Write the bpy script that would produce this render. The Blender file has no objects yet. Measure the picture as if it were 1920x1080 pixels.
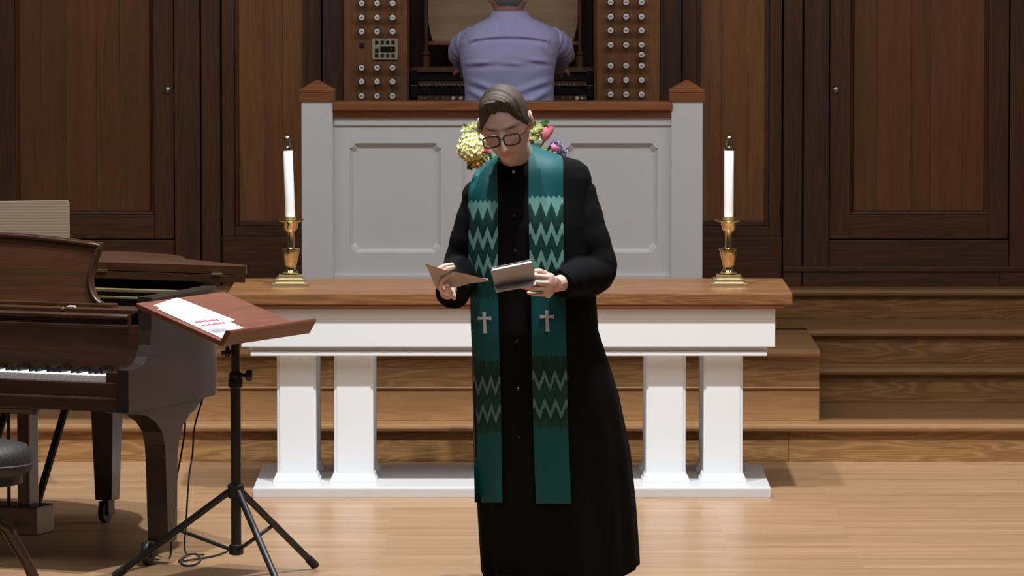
import bpy, bmesh, math, random
import numpy as np
from mathutils import Vector, Matrix, noise
from mathutils.bvhtree import BVHTree
from mathutils.geometry import tessellate_polygon

random.seed(7)
SC = bpy.context.scene
COL = SC.collection

# ------------------------------------------------------------------ camera, world, lights, exposure
F_PX, CAM_D, CAM_H = 10500.0, 20.0, 2.6
PITCH = math.atan(800 / F_PX)
cam_data = bpy.data.cameras.new('camera')
cam_data.sensor_width = 36.0
cam_data.lens = F_PX / 1920 * 36.0
cam_data.clip_end = 200
cam = bpy.data.objects.new('camera', cam_data)
COL.objects.link(cam)
cam.location = (0, -CAM_D, CAM_H)
cam.rotation_euler = (math.pi / 2 - PITCH, 0, 0)
SC.camera = cam

world = bpy.data.worlds.new('world'); SC.world = world
world.use_nodes = True
bg = world.node_tree.nodes['Background']
bg.inputs[0].default_value = (1.0, 0.95, 0.9, 1); bg.inputs[1].default_value = 0.035

def spot(name, loc, target, power, angle, blend, color, radius):
    d = bpy.data.lights.new(name, 'SPOT'); d.energy = power; d.color = color
    d.spot_size = math.radians(angle); d.spot_blend = blend; d.shadow_soft_size = radius
    o = bpy.data.objects.new(name, d); COL.objects.link(o); o.location = loc
    o.rotation_euler = (Vector(target) - Vector(loc)).to_track_quat('-Z', 'Y').to_euler()
    return o

def area(name, loc, target, power, sx, sy, color):
    d = bpy.data.lights.new(name, 'AREA'); d.energy = power; d.color = color
    d.shape = 'RECTANGLE'; d.size = sx; d.size_y = sy
    o = bpy.data.objects.new(name, d); COL.objects.link(o); o.location = loc
    o.rotation_euler = (Vector(target) - Vector(loc)).to_track_quat('-Z', 'Y').to_euler()
    return o

KEY = (0.965, 0.985, 1.0)
spot('ceiling_spotlight', (0.8, -0.5, 8.2), (0.15, 1.85, 0.0), 2500, 52, 0.5, KEY, 0.10)
spot('ceiling_spotlight', (-1.0, -0.5, 8.2), (-0.35, 1.85, 0.0), 1650, 52, 0.5, KEY, 0.10)
area('nave_fill_light', (0, -5.5, 10.8), (0, 3.5, 0.8), 430, 9, 5, (1.0, 0.98, 0.97))  # added soft fill from the nave side; stands for no known fixture
area('chancel_ceiling_light', (0, 2.95, 3.7), (0, 4.6, 0), 66, 6.5, 0.35, (1.0, 0.965, 0.93))

SC.view_settings.view_transform = 'Standard'
SC.view_settings.look = 'None'
SC.view_settings.gamma = 1.0
SC.view_settings.use_curve_mapping = False
SC.view_settings.exposure = 0.0

# ------------------------------------------------------------------ geometry helpers
def W(x, y, D):
    """point at horizontal distance D from the camera seen at photo pixel (x, y)"""
    dx = (x - 960) / F_PX; dy = (540 - y) / F_PX
    d = Vector((dx, math.cos(PITCH) + dy * math.sin(PITCH), -math.sin(PITCH) + dy * math.cos(PITCH)))
    return Vector((0, -CAM_D, CAM_H)) + d * (D / d.y)

def X(x, D): return W(x, 540, D).x
def Z(y, D): return W(960, y, D).z

class MB:
    def __init__(s): s.v = []; s.f = []
    def add(s, v, f):
        n = len(s.v); s.v += [tuple(p) for p in v]; s.f += [tuple(i + n for i in q) for q in f]; return s
    def box(s, x0, x1, y0, y1, z0, z1, b=0.0):
        if b <= 0:
            v = [(x0,y0,z0),(x1,y0,z0),(x1,y1,z0),(x0,y1,z0),(x0,y0,z1),(x1,y0,z1),(x1,y1,z1),(x0,y1,z1)]
            return s.add(v, [(0,3,2,1),(4,5,6,7),(0,1,5,4),(1,2,6,5),(2,3,7,6),(3,0,4,7)])
        bm = bmesh.new(); bmesh.ops.create_cube(bm, size=1)
        for q in bm.verts:
            q.co = ((x0+x1)/2 + q.co.x*(x1-x0), (y0+y1)/2 + q.co.y*(y1-y0), (z0+z1)/2 + q.co.z*(z1-z0))
        bmesh.ops.bevel(bm, geom=bm.edges[:], offset=b, segments=2, affect='EDGES', profile=0.6)
        bm.verts.index_update()
        s.add([q.co[:] for q in bm.verts], [[q.index for q in f.verts] for f in bm.faces]); bm.free(); return s
    def prism(s, pts, a0, a1, mapf):
        """closed polygon pts (p, q) swept from a0 to a1; mapf(p, q, a) -> xyz"""
        n = len(pts)
        v = [mapf(p, q, a0) for p, q in pts] + [mapf(p, q, a1) for p, q in pts]
        f = [tuple(range(n)), tuple(range(2*n-1, n-1, -1))] + [(i, n+i, n+(i+1) % n, (i+1) % n) for i in range(n)]
        return s.add(v, f)
    def lathe(s, prof, c=(0,0,0), n=24, M=None):
        v = []; f = []
        for r, z in prof:
            for i in range(n):
                a = 2*math.pi*i/n; v.append(Vector((r*math.cos(a), r*math.sin(a), z)))
        m = len(prof)
        for j in range(m-1):
            for i in range(n):
                f.append((j*n+i, j*n+(i+1) % n, (j+1)*n+(i+1) % n, (j+1)*n+i))
        f.append(tuple(range(n-1, -1, -1))); f.append(tuple(range((m-1)*n, m*n)))
        if M is not None: v = [M @ p for p in v]
        return s.add([p + Vector(c) for p in v], f)
    def tube(s, pts, rad, n=12, flat=None):
        """capped tube; rad: number or list; flat: optional list of (side_vector, ratio) flattening"""
        pts = [Vector(p) for p in pts]; m = len(pts)
        if not hasattr(rad, '__len__'): rad = [rad]*m
        v = []; f = []; prev = None
        for i, p in enumerate(pts):
            t = (pts[min(i+1, m-1)] - pts[max(i-1, 0)]).normalized()
            if prev is None:
                a = Vector((0,0,1)) if abs(t.z) < 0.9 else Vector((1,0,0))
                u = t.cross(a).normalized()
            else:
                u = (prev - t*prev.dot(t)).normalized()
            prev = u; w = t.cross(u)
            for k in range(n):
                a = 2*math.pi*k/n; o = (u*math.cos(a) + w*math.sin(a))*rad[i]
                if flat is not None:
                    nv, ratio = flat; o = o - nv*(o.dot(nv)*(1-ratio))
                v.append(p+o)
        for j in range(m-1):
            for i in range(n):
                f.append((j*n+i, (j+1)*n+i, (j+1)*n+(i+1) % n, j*n+(i+1) % n))
        f.append(tuple(range(n))); f.append(tuple(range(m*n-1, (m-1)*n-1, -1)))
        return s.add(v, f)
    def ball(s, c, r, n=16, m=10, M=None):
        if not hasattr(r, '__len__'): r = (r, r, r)
        v = []; f = []
        for j in range(1, m):
            a = math.pi*j/m
            for i in range(n):
                b = 2*math.pi*i/n
                v.append(Vector((math.sin(a)*math.cos(b)*r[0], math.sin(a)*math.sin(b)*r[1], math.cos(a)*r[2])))
        top = len(v); v.append(Vector((0,0,r[2]))); bot = len(v); v.append(Vector((0,0,-r[2])))
        for j in range(m-2):
            for i in range(n): f.append((j*n+i, (j+1)*n+i, (j+1)*n+(i+1) % n, j*n+(i+1) % n))
        for i in range(n):
            f.append((top, i, (i+1) % n)); f.append((bot, (m-2)*n+(i+1) % n, (m-2)*n+i))
        if M is not None: v = [M @ p for p in v]
        return s.add([p+Vector(c) for p in v], f)
    def loft(s, rings):
        n = len(rings[0]); v = [p for r in rings for p in r]; f = []
        for j in range(len(rings)-1):
            for i in range(n): f.append((j*n+i, j*n+(i+1) % n, (j+1)*n+(i+1) % n, (j+1)*n+i))
        f.append(tuple(range(n-1, -1, -1))); f.append(tuple(range((len(rings)-1)*n, len(rings)*n)))
        return s.add(v, f)
    def grid(s, rows, closed=False):
        n = len(rows[0]); v = [p for r in rows for p in r]; f = []
        for j in range(len(rows)-1):
            for i in range(n-1): f.append((j*n+i, j*n+i+1, (j+1)*n+i+1, (j+1)*n+i))
        return s.add(v, f)
    def xf(s, M):
        s.v = [tuple(M @ Vector(p)) for p in s.v]; return s
    def mesh(s, name, off=Vector((0,0,0))):
        me = bpy.data.meshes.new(name)
        me.from_pydata([tuple(Vector(p)-off) for p in s.v], [], s.f)
        bm = bmesh.new(); bm.from_mesh(me); bmesh.ops.recalc_face_normals(bm, faces=bm.faces[:]); bm.to_mesh(me); bm.free()
        return me

def origin_of(o):
    t = Vector((0,0,0))
    while o is not None: t = t + Vector(o.location); o = o.parent
    return t

def obj(name, mb, mat, parent=None, smooth=None, at=None):
    """mesh object from world-space geometry; smooth = angle in degrees"""
    off = origin_of(parent)
    loc = Vector((0,0,0))
    if at is not None: loc = Vector(at) - off; off = Vector(at)
    me = mb.mesh(name, off) if isinstance(mb, MB) else mb
    me.materials.append(mat)
    if smooth:
        for p in me.polygons: p.use_smooth = True
        if smooth < 180: me.set_sharp_from_angle(angle=math.radians(smooth))
    o = bpy.data.objects.new(name, me); COL.objects.link(o); o.location = loc
    if parent is not None: o.parent = parent
    return o

def tag(o, label=None, cat=None, group=None, kind=None):
    if label: o['label'] = label
    if cat: o['category'] = cat
    if group: o['group'] = group
    if kind: o['kind'] = kind
    return o

def thing(name, label, cat, loc, group=None):
    o = bpy.data.objects.new(name, None); COL.objects.link(o); o.location = loc; o.empty_display_size = 0.1
    return tag(o, label, cat, group)

def copy_tree(o, parent=None):
    c = o.copy(); COL.objects.link(c); c.parent = parent
    for ch in list(o.children): copy_tree(ch, c)
    return c

def fuse(mb, voxel, smooth=2, name='body'):
    """one continuous surface from overlapping closed volumes"""
    me = mb.mesh(name); o = bpy.data.objects.new(name, me); COL.objects.link(o)
    m = o.modifiers.new('r', 'REMESH'); m.mode = 'VOXEL'; m.voxel_size = voxel; m.use_smooth_shade = True
    if smooth:
        q = o.modifiers.new('s', 'SMOOTH'); q.iterations = smooth; q.factor = 0.5
    dg = bpy.context.evaluated_depsgraph_get(); ev = o.evaluated_get(dg)
    out = bpy.data.meshes.new_from_object(ev)
    bpy.data.objects.remove(o); bpy.data.meshes.remove(me)
    for p in out.polygons: p.use_smooth = True
    out.materials.clear()
    return out

# ------------------------------------------------------------------ materials
def lin(r, g, b):
    def c(u):
        u /= 255.0
        return u/12.92 if u <= 0.04045 else ((u+0.055)/1.055)**2.4
    return (c(r), c(g), c(b), 1)

def new_mat(name):
    m = bpy.data.materials.new(name); m.use_nodes = True
    nt = m.node_tree; b = nt.nodes['Principled BSDF']
    return m, nt, b

def plain(name, col, rough=0.5, metal=0.0, bump=0.0, bscale=60, spec=0.5, var=0.0, sheen=0.0, coat=0.0):
    m, nt, b = new_mat(name)
    b.inputs['Base Color'].default_value = col if len(col) == 4 else (*col, 1)
    b.inputs['Roughness'].default_value = rough; b.inputs['Metallic'].default_value = metal
    b.inputs['Specular IOR Level'].default_value = spec
    if coat: b.inputs['Coat Weight'].default_value = coat; b.inputs['Coat Roughness'].default_value = 0.15
    if sheen: b.inputs['Sheen Weight'].default_value = sheen; b.inputs['Sheen Roughness'].default_value = 0.5
    if bump or var:
        tc = nt.nodes.new('ShaderNodeTexCoord'); nz = nt.nodes.new('ShaderNodeTexNoise')
        nz.inputs['Scale'].default_value = bscale; nz.inputs['Detail'].default_value = 4
        nt.links.new(tc.outputs['Object'], nz.inputs['Vector'])
        if bump:
            bp = nt.nodes.new('ShaderNodeBump'); bp.inputs['Strength'].default_value = bump; bp.inputs['Distance'].default_value = 0.01
            nt.links.new(nz.outputs[0], bp.inputs['Height']); nt.links.new(bp.outputs[0], b.inputs['Normal'])
        if var:
            mx = nt.nodes.new('ShaderNodeMix'); mx.data_type = 'RGBA'; mx.blend_type = 'MULTIPLY'
            mx.inputs['Factor'].default_value = 1.0
            rp = nt.nodes.new('ShaderNodeMapRange'); rp.inputs[3].default_value = 1-var; rp.inputs[4].default_value = 1+var
            nt.links.new(nz.outputs[0], rp.inputs[0])
            mx.inputs[6].default_value = b.inputs['Base Color'].default_value[:]
            nt.links.new(rp.outputs[0], mx.inputs[7]); nt.links.new(mx.outputs[2], b.inputs['Base Color'])
    return m

def wood(name, dark, light, axis, rough=0.45, fig=0.5, scale=1.0, vary=0.25, stretch=0.07, planks=None, coat=0.0, pore=0.35):
    """oak: stretched figure + cathedral bands + pores; each object gets its own tone and its own piece of log"""
    m, nt, b = new_mat(name); N = nt.nodes; L = nt.links
    tc = N.new('ShaderNodeTexCoord'); oi = N.new('ShaderNodeObjectInfo')
    mul = N.new('ShaderNodeMath'); mul.operation = 'MULTIPLY'; mul.inputs[1].default_value = 37.0
    L.new(oi.outputs['Random'], mul.inputs[0])
    add = N.new('ShaderNodeVectorMath'); add.operation = 'ADD'
    L.new(tc.outputs['Object'], add.inputs[0]); L.new(mul.outputs[0], add.inputs[1])
    vec = add.outputs[0]
    tone = oi.outputs['Random']
    if planks:
        w, ln = planks
        br = N.new('ShaderNodeTexBrick'); br.inputs['Scale'].default_value = 1.0
        br.inputs['Brick Width'].default_value = ln; br.inputs['Row Height'].default_value = w
        br.inputs['Mortar Size'].default_value = 0.0012; br.inputs['Color1'].default_value = (0,0,0,1); br.inputs['Color2'].default_value = (1,1,1,1)
        br.inputs['Mortar'].default_value = (0.5,0.5,0.5,1); br.offset = 0.37
        L.new(tc.outputs['Object'], br.inputs['Vector'])
        sep = N.new('ShaderNodeSeparateColor'); L.new(br.outputs['Color'], sep.inputs[0]); tone = sep.outputs[0]
        m2 = N.new('ShaderNodeMath'); m2.operation = 'MULTIPLY'; m2.inputs[1].default_value = 9.0; L.new(tone, m2.inputs[0])
        a2 = N.new('ShaderNodeVectorMath'); a2.operation = 'ADD'; L.new(vec, a2.inputs[0]); L.new(m2.outputs[0], a2.inputs[1]); vec = a2.outputs[0]
    mp = N.new('ShaderNodeMapping'); s = [9*scale]*3; s['XYZ'.index(axis)] = 9*scale*stretch
    mp.inputs['Scale'].default_value = s; L.new(vec, mp.inputs['Vector'])
    n1 = N.new('ShaderNodeTexNoise'); n1.inputs['Scale'].default_value = 1.6; n1.inputs['Detail'].default_value = 5; n1.inputs['Distortion'].default_value = 0.6
    L.new(mp.outputs[0], n1.inputs['Vector'])
    # cathedral figure: contour lines of a smooth stretched noise
    n2 = N.new('ShaderNodeTexNoise'); n2.inputs['Scale'].default_value = 0.8; n2.inputs['Detail'].default_value = 1.5
    L.new(mp.outputs[0], n2.inputs['Vector'])
    k = N.new('ShaderNodeMath'); k.operation = 'MULTIPLY'; k.inputs[1].default_value = 75.0; L.new(n2.outputs[0], k.inputs[0])
    sn = N.new('ShaderNodeMath'); sn.operation = 'SINE'; L.new(k.outputs[0], sn.inputs[0])
    sr = N.new('ShaderNodeMapRange'); sr.inputs[1].default_value = -1; sr.inputs[2].default_value = 1; L.new(sn.outputs[0], sr.inputs[0])
    pw = N.new('ShaderNodeMath'); pw.operation = 'POWER'; pw.inputs[1].default_value = 2.0; L.new(sr.outputs[0], pw.inputs[0])
    mix = N.new('ShaderNodeMix'); mix.inputs[0].default_value = fig; L.new(n1.outputs[0], mix.inputs[2]); L.new(pw.outputs[0], mix.inputs[3])
    # fine pores
    mp2 = N.new('ShaderNodeMapping'); s2 = [260*scale]*3; s2['XYZ'.index(axis)] = 9*scale
    mp2.inputs['Scale'].default_value = s2; L.new(vec, mp2.inputs['Vector'])
    n3 = N.new('ShaderNodeTexNoise'); n3.inputs['Scale'].default_value = 1.0; n3.inputs['Detail'].default_value = 2; L.new(mp2.outputs[0], n3.inputs['Vector'])
    mix2 = N.new('ShaderNodeMix'); mix2.inputs[0].default_value = pore; L.new(mix.outputs[0], mix2.inputs[2]); L.new(n3.outputs[0], mix2.inputs[3])
    rp = N.new('ShaderNodeValToRGB'); e = rp.color_ramp.elements
    e[0].position = 0.22; e[0].color = dark; e[1].position = 0.72; e[1].color = light
    L.new(mix2.outputs[0], rp.inputs[0])
    vr = N.new('ShaderNodeMapRange'); vr.inputs[3].default_value = 1-vary; vr.inputs[4].default_value = 1+vary; L.new(tone, vr.inputs[0])
    mx = N.new('ShaderNodeMix'); mx.data_type = 'RGBA'; mx.blend_type = 'MULTIPLY'; mx.inputs['Factor'].default_value = 1
    L.new(rp.outputs[0], mx.inputs[6]); L.new(vr.outputs[0], mx.inputs[7]); L.new(mx.outputs[2], b.inputs['Base Color'])
    bp = N.new('ShaderNodeBump'); bp.inputs['Strength'].default_value = 0.12; bp.inputs['Distance'].default_value = 0.002
    L.new(mix2.outputs[0], bp.inputs['Height']); L.new(bp.outputs[0], b.inputs['Normal'])
    b.inputs['Roughness'].default_value = rough
    if coat: b.inputs['Coat Weight'].default_value = coat; b.inputs['Coat Roughness'].default_value = 0.2
    return m

M = {}
M['oak_v']  = wood('dark oak upright grain', lin(56,33,17), lin(97,61,33), 'Z', fig=0.22, vary=0.18, rough=0.55, scale=1.6)
M['oak_h']  = wood('dark oak level grain', lin(56,33,17), lin(97,61,33), 'X', fig=0.3, vary=0.15, rough=0.55, scale=1.6)
M['oak_p']  = wood('oak panel upright grain', lin(88,53,26), lin(124,79,41), 'Z', fig=0.12, vary=0.10, rough=0.55, scale=1.6)
M['oak_tan'] = wood('tan quartered oak', lin(106,67,34), lin(150,101,56), 'Z', fig=0.14, vary=0.08, rough=0.55, scale=1.6)
M['oak_deep'] = wood('dark stained oak', lin(42,25,15), lin(80,50,30), 'Z', fig=0.3, vary=0.12, rough=0.55)
M['oak_cap'] = wood('oak rail level grain', lin(105,62,36), lin(160,103,64), 'X', fig=0.25, vary=0.08, rough=0.4)
M['riser'] = wood('oak riser', lin(114,81,46), lin(166,124,76), 'X', fig=0.42, vary=0.10, scale=2.0, stretch=0.10, rough=0.5)
M['tread'] = wood('oak tread', lin(130,95,60), lin(166,125,84), 'X', fig=0.2, vary=0.08, rough=0.4, scale=2)
M['floor'] = wood('oak strip floor', lin(140,106,74), lin(184,148,114), 'X', fig=0.12, vary=0.10, planks=(0.075, 1.3), rough=0.4, coat=0.12)
M['table_top'] = wood('honey oak table top', lin(96,62,35), lin(152,106,66), 'X', fig=0.32, vary=0.12, rough=0.4, coat=0.15, scale=2.2)
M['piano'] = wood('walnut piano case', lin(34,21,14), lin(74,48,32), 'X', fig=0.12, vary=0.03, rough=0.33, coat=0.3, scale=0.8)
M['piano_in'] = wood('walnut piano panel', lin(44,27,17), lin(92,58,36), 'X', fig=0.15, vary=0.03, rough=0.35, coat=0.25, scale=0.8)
M['lectern'] = wood('reddish mahogany laminate', lin(84,44,30), lin(132,76,54), 'X', fig=0.15, vary=0.02, rough=0.45)
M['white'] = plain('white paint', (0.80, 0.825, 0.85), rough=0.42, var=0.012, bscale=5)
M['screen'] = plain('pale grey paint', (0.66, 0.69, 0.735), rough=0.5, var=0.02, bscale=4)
M['plinth'] = plain('grey stone plinth', (0.60, 0.60, 0.61), rough=0.5, var=0.05, bscale=25)
M['brass'] = plain('polished brass', (0.86, 0.72, 0.40), rough=0.16, metal=1.0, bump=0.02, bscale=30)
M['brass_dull'] = plain('lacquered brass', (0.66, 0.58, 0.36), rough=0.36, metal=1.0, var=0.1, bscale=40)
M['wax'] = plain('white wax', (0.84, 0.83, 0.82), rough=0.45, var=0.02)
M['black'] = plain('black powder coat', (0.012, 0.012, 0.013), rough=0.45)
M['black_gloss'] = plain('black lacquer', (0.012, 0.011, 0.011), rough=0.25)
M['rubber'] = plain('black rubber', (0.015, 0.015, 0.016), rough=0.8)
M['ivory'] = plain('ivory', (0.74, 0.73, 0.71), rough=0.35)
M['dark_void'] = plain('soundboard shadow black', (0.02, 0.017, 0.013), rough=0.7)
M['gold'] = plain('gold plate paint', (0.34, 0.27, 0.13), rough=0.45, metal=0.6)
M['paper'] = plain('white paper', (0.86, 0.86, 0.88), rough=0.7)
M['red_ink'] = plain('crimson print', (0.36, 0.05, 0.11), rough=0.7)
M['grey_ink'] = plain('grey print', (0.46, 0.47, 0.53), rough=0.7)
M['pale_ink'] = plain('pale grey print', (0.70, 0.70, 0.77), rough=0.7)
M['robe'] = plain('black wool robe', (0.0045, 0.0045, 0.005), rough=0.9, bump=0.1, bscale=400, spec=0.12)
M['shoe'] = plain('black leather', (0.012, 0.011, 0.010), rough=0.35)
M['pewter'] = plain('silver thread', (0.50, 0.50, 0.52), rough=0.6, metal=0.0)
M['glasses'] = plain('dark tortoiseshell', (0.03, 0.012, 0.010), rough=0.25)
M['leather'] = plain('brown black leather', (0.018, 0.014, 0.013), rough=0.55, bump=0.2, bscale=90)
M['beige_cloth'] = None
M['steel'] = plain('steel', (0.42, 0.42, 0.42), rough=0.35, metal=1.0)
M['booklet'] = plain('grey card cover', (0.46, 0.45, 0.48), rough=0.55)
M['bulletin'] = plain('cream paper', (0.52, 0.44, 0.40), rough=0.7)

# ------------------------------------------------------------------ setting: floor and steps
CX = X(941, 26.15)                       # axis of the panelled wall and organ
WALL_Y = 6.15
Z1, Z2, Z3, Z4 = 0.167, 0.325, 0.48, 0.62
Y1, Y2, Y3, Y4 = 4.17, 5.13, 5.36, 5.93
PY = 4.31                                  # front of the organ platform
PX0, PX1 = CX - 1.48, X(1537, 24.31)

fl = obj('floor', MB().box(-6, 6, -9, Y1+0.05, -0.06, 0), M['floor'])
tag(fl, 'pale oak strip floor in front of the chancel steps', kind='structure')

def step(name, label, x0, x1, y0, y1, zb, zt, riser_mat='riser', nose=0.028, boards=1):
    t = 0.034
    root = obj(name, MB().box(x0, x1, y0+0.03, y1, zb, zt-t, 0), M['oak_deep'])
    tag(root, label, kind='structure')
    prof = [(y0-nose+0.012, zt-t), (y0-nose+0.003, zt-t+0.006), (y0-nose, zt-t/2), (y0-nose+0.003, zt-0.006), (y0-nose+0.012, zt), (y1, zt), (y1, zt-t)]
    L = 2.6; n = max(1, round((x1-x0)/L))
    obj('tread', MB().prism(prof, x0, x1, lambda p, q, a: (a, p, q)), M['tread'], root)
    hh = (zt-t-zb)/boards; cut = [zb, zb+(zt-t-zb)*0.52, zt-t] if boards == 2 else [zb, zt-t]
    for i in range(n):
        for j in range(boards):
            a, b_ = x0+(x1-x0)*i/n, x0+(x1-x0)*(i+1)/n
            obj('riser_board', MB().box(a+0.0005, b_-0.0005, y0-0.008*(boards-1-j), y0+0.03, cut[j]+0.0008, cut[j+1]-0.0008, 0.0015), M['tread' if boards == 2 and j == 0 else riser_mat], root)
    if boards == 2: obj('riser_bead', MB().tube([(x0, y0-0.010, cut[1]), (x1, y0-0.010, cut[1])], 0.006, 8), M['tread'], root, smooth=60)
    return root

step('step', 'lowest long oak step rising from the floor', -6, 6, Y1, 8.2, 0, Z1)
step('step', 'second oak step beside the organ platform', -6, 6, Y2, 8.2, Z1, Z2)
step('step', 'third oak step level with the organ platform', -6, 6, Y3, 8.2, Z2, Z3)
step('step', 'top oak step at the foot of the panelled wall', -6, 6, Y4, 8.2, Z3, Z4)
step('platform', 'oak platform jutting forward under the white screen', PX0, PX1, PY, Y3+0.03, Z1, Z3, boards=2)

# chancel arch: the wall above the chancel opening, over the top of the picture
tag(obj('wall_arch', MB().box(-6, 6, 2.35, 2.65, 3.5, 8.6).box(-6, -4.2, 2.35, 2.65, 0, 3.5).box(4.2, 6, 2.35, 2.65, 0, 3.5), M['white']), 'white wall over the chancel opening', kind='structure')

# ------------------------------------------------------------------ setting: panelled back wall
HT = 3.1
def ux(u, s): return CX + s*u*26.15/F_PX*1.0029
wall = obj('wall_back', MB().box(-6, ux(337,-1), WALL_Y+0.10, WALL_Y+0.22, Z4, HT).box(ux(337,1), 6, WALL_Y+0.10, WALL_Y+0.22, Z4, HT)
           .box(ux(337,-1), ux(337,1), WALL_Y+0.75, WALL_Y+0.85, Z4, HT), M['oak_deep'])
tag(wall, 'dark oak panelled wall behind the chancel', kind='structure')

def wz(y): return Z(y, 26.15)
def slab(name, u0, u1, z0, z1, d, mat, s, parent, th=0.05, bev=0.003):
    a, b_ = sorted((ux(u0, s), ux(u1, s)))
    return obj(name, MB().box(a, b_, WALL_Y-d, WALL_Y-d+th, z0, z1, bev), M[mat], parent)

def frame_molding(u0, u1, z0, z1, s, parent, w=0.028, d0=-0.004, d1=0.022):
    """mitred picture-frame moulding around a sunk panel, one mesh"""
    a, b_ = sorted((ux(u0, s), ux(u1, s)))
    mb = MB()
    prof = [(0, WALL_Y+0.02), (0, WALL_Y-d1+0.006), (w*0.18, WALL_Y-d1), (w*0.42, WALL_Y-d1+0.004), (w*0.62, WALL_Y-d1+0.013), (w, WALL_Y-d0)]
    n = len(prof)
    corners = lambda t: [(a+t, z0+t), (b_-t, z0+t), (b_-t, z1-t), (a+t, z1-t)]
    v = []
    for t, yy in prof:
        for cx, cz in corners(t): v.append((cx, yy, cz))
    f = []
    for j in range(n-1):
        for i in range(4): f.append((j*4+i, j*4+(i+1) % 4, (j+1)*4+(i+1) % 4, (j+1)*4+i))
    mb.add(v, f)
    return obj('panel_molding', mb, M['oak_v'], parent)

def boards(name, u0, u1, z0, z1, s, parent, n, d=0.0, mat='oak_p'):
    ws = [random.uniform(0.7, 1.3) for _ in range(n)]; t = sum(ws); u = u0
    for w in ws:
        e = u + (u1-u0)*w/t
        slab(name, u+0.15, e-0.15, z0, z1, d, mat, s, parent, bev=0.001); u = e

for s, n_ in ((-1, 'left'), (1, 'right')):
    # tall organ-case panel next to the console
    slab('trim_board', 337, 362, Z4, HT, 0.045, 'oak_v', s, wall, th=0.12)
    slab('trim_strip', 362, 371, Z4, HT, 0.02, 'oak_v', s, wall, th=0.10)
    boards('panel_board', 371, 492, wz(416), HT, s, wall, 3, d=0.0, mat='oak_tan')
    slab('panel_rail', 371, 491.5, wz(423.7), wz(413), 0.016, 'oak_h', s, wall)
    slab('panel_rail', 371, 499.5, wz(442), wz(424), 0.03, 'oak_h', s, wall)
    slab('panel_bead', 492, 499.5, wz(423.7), HT, 0.016, 'oak_v', s, wall)
    slab('stile', 500, 523, wz(442), HT, 0.03, 'oak_v', s, wall)
    slab('plinth_board', 360, 524, Z4, wz(443), 0.028, 'oak_h', s, wall)
    slab('post', 526, 561, Z4+0.06, HT, 0.05, 'oak_v', s, wall, th=0.10)
    slab('post', 564, 611, Z4+0.06, HT, 0.055, 'oak_v', s, wall, th=0.10)
    slab('plinth_board', 612, 948, Z4+0.06, wz(449), 0.035, 'oak_h', s, wall)
    slab('post', 949, 1010, Z4+0.06, HT, 0.055, 'oak_v', s, wall, th=0.10)
    slab('stile', 1012, 1060, Z4+0.06, HT, 0.035, 'oak_v', s, wall)
    boards('panel_board', 1060, 1290, Z4+0.06, HT, s, wall, 4, d=0.0)
    slab('baseboard_cap', 526, 1300, wz(507), wz(498), 0.075, 'oak_h', s, wall, th=0.13)
    for k, (a, b_) in enumerate(((526, 561), (563, 930), (930, 1300))):
        slab('baseboard_board', a+0.3, b_-0.3, Z4, wz(507), 0.065, 'oak_h', s, wall, th=0.12)
    # the door
    d = obj('door_1' if s < 0 else 'door_2', MB().box(*sorted((ux(613, s), ux(947, s))), WALL_Y+0.012, WALL_Y+0.045, wz(447), HT-0.05), M['oak_deep'])
    tag(d, 'oak panelled door behind the piano' if s < 0 else 'oak panelled door behind the altar table end', kind='structure')
    slab('door_stile', 613, 651, wz(447), HT-0.05, 0.03, 'oak_v', s, d)
    slab('door_stile', 909, 947, wz(447), HT-0.05, 0.03, 'oak_v', s, d)
    slab('door_rail', 651, 909, wz(447), wz(402), 0.0295, 'oak_h', s, d)
    boards('door_panel_board', 655, 905, wz(400), HT-0.06, s, d, 5, d=0.002)
    frame_molding(650, 910, wz(402.5), HT-0.04, s, d)
    kx, kz = ux(624, s), wz(168)
    kn = MB().lathe([(0.017, 0), (0.017, 0.004), (0.007, 0.008), (0.006, 0.018), (0.011, 0.022), (0.0135, 0.03), (0.011, 0.037), (0.004, 0.040)], n=16, M=Matrix.Rotation(math.pi/2, 4, 'X'))
    kn.xf(Matrix.Translation((kx, WALL_Y-0.031, kz)) @ Matrix.Scale(0.72, 4))
    obj('door_knob', kn, M['steel'], d, smooth=40)
    hx = ux(523.5, s)
    obj('hinge', MB().lathe([(0.006, 0), (0.006, 0.09)], c=(hx, WALL_Y-0.036, wz(410)), n=10), M['black'], wall, smooth=40)

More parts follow.
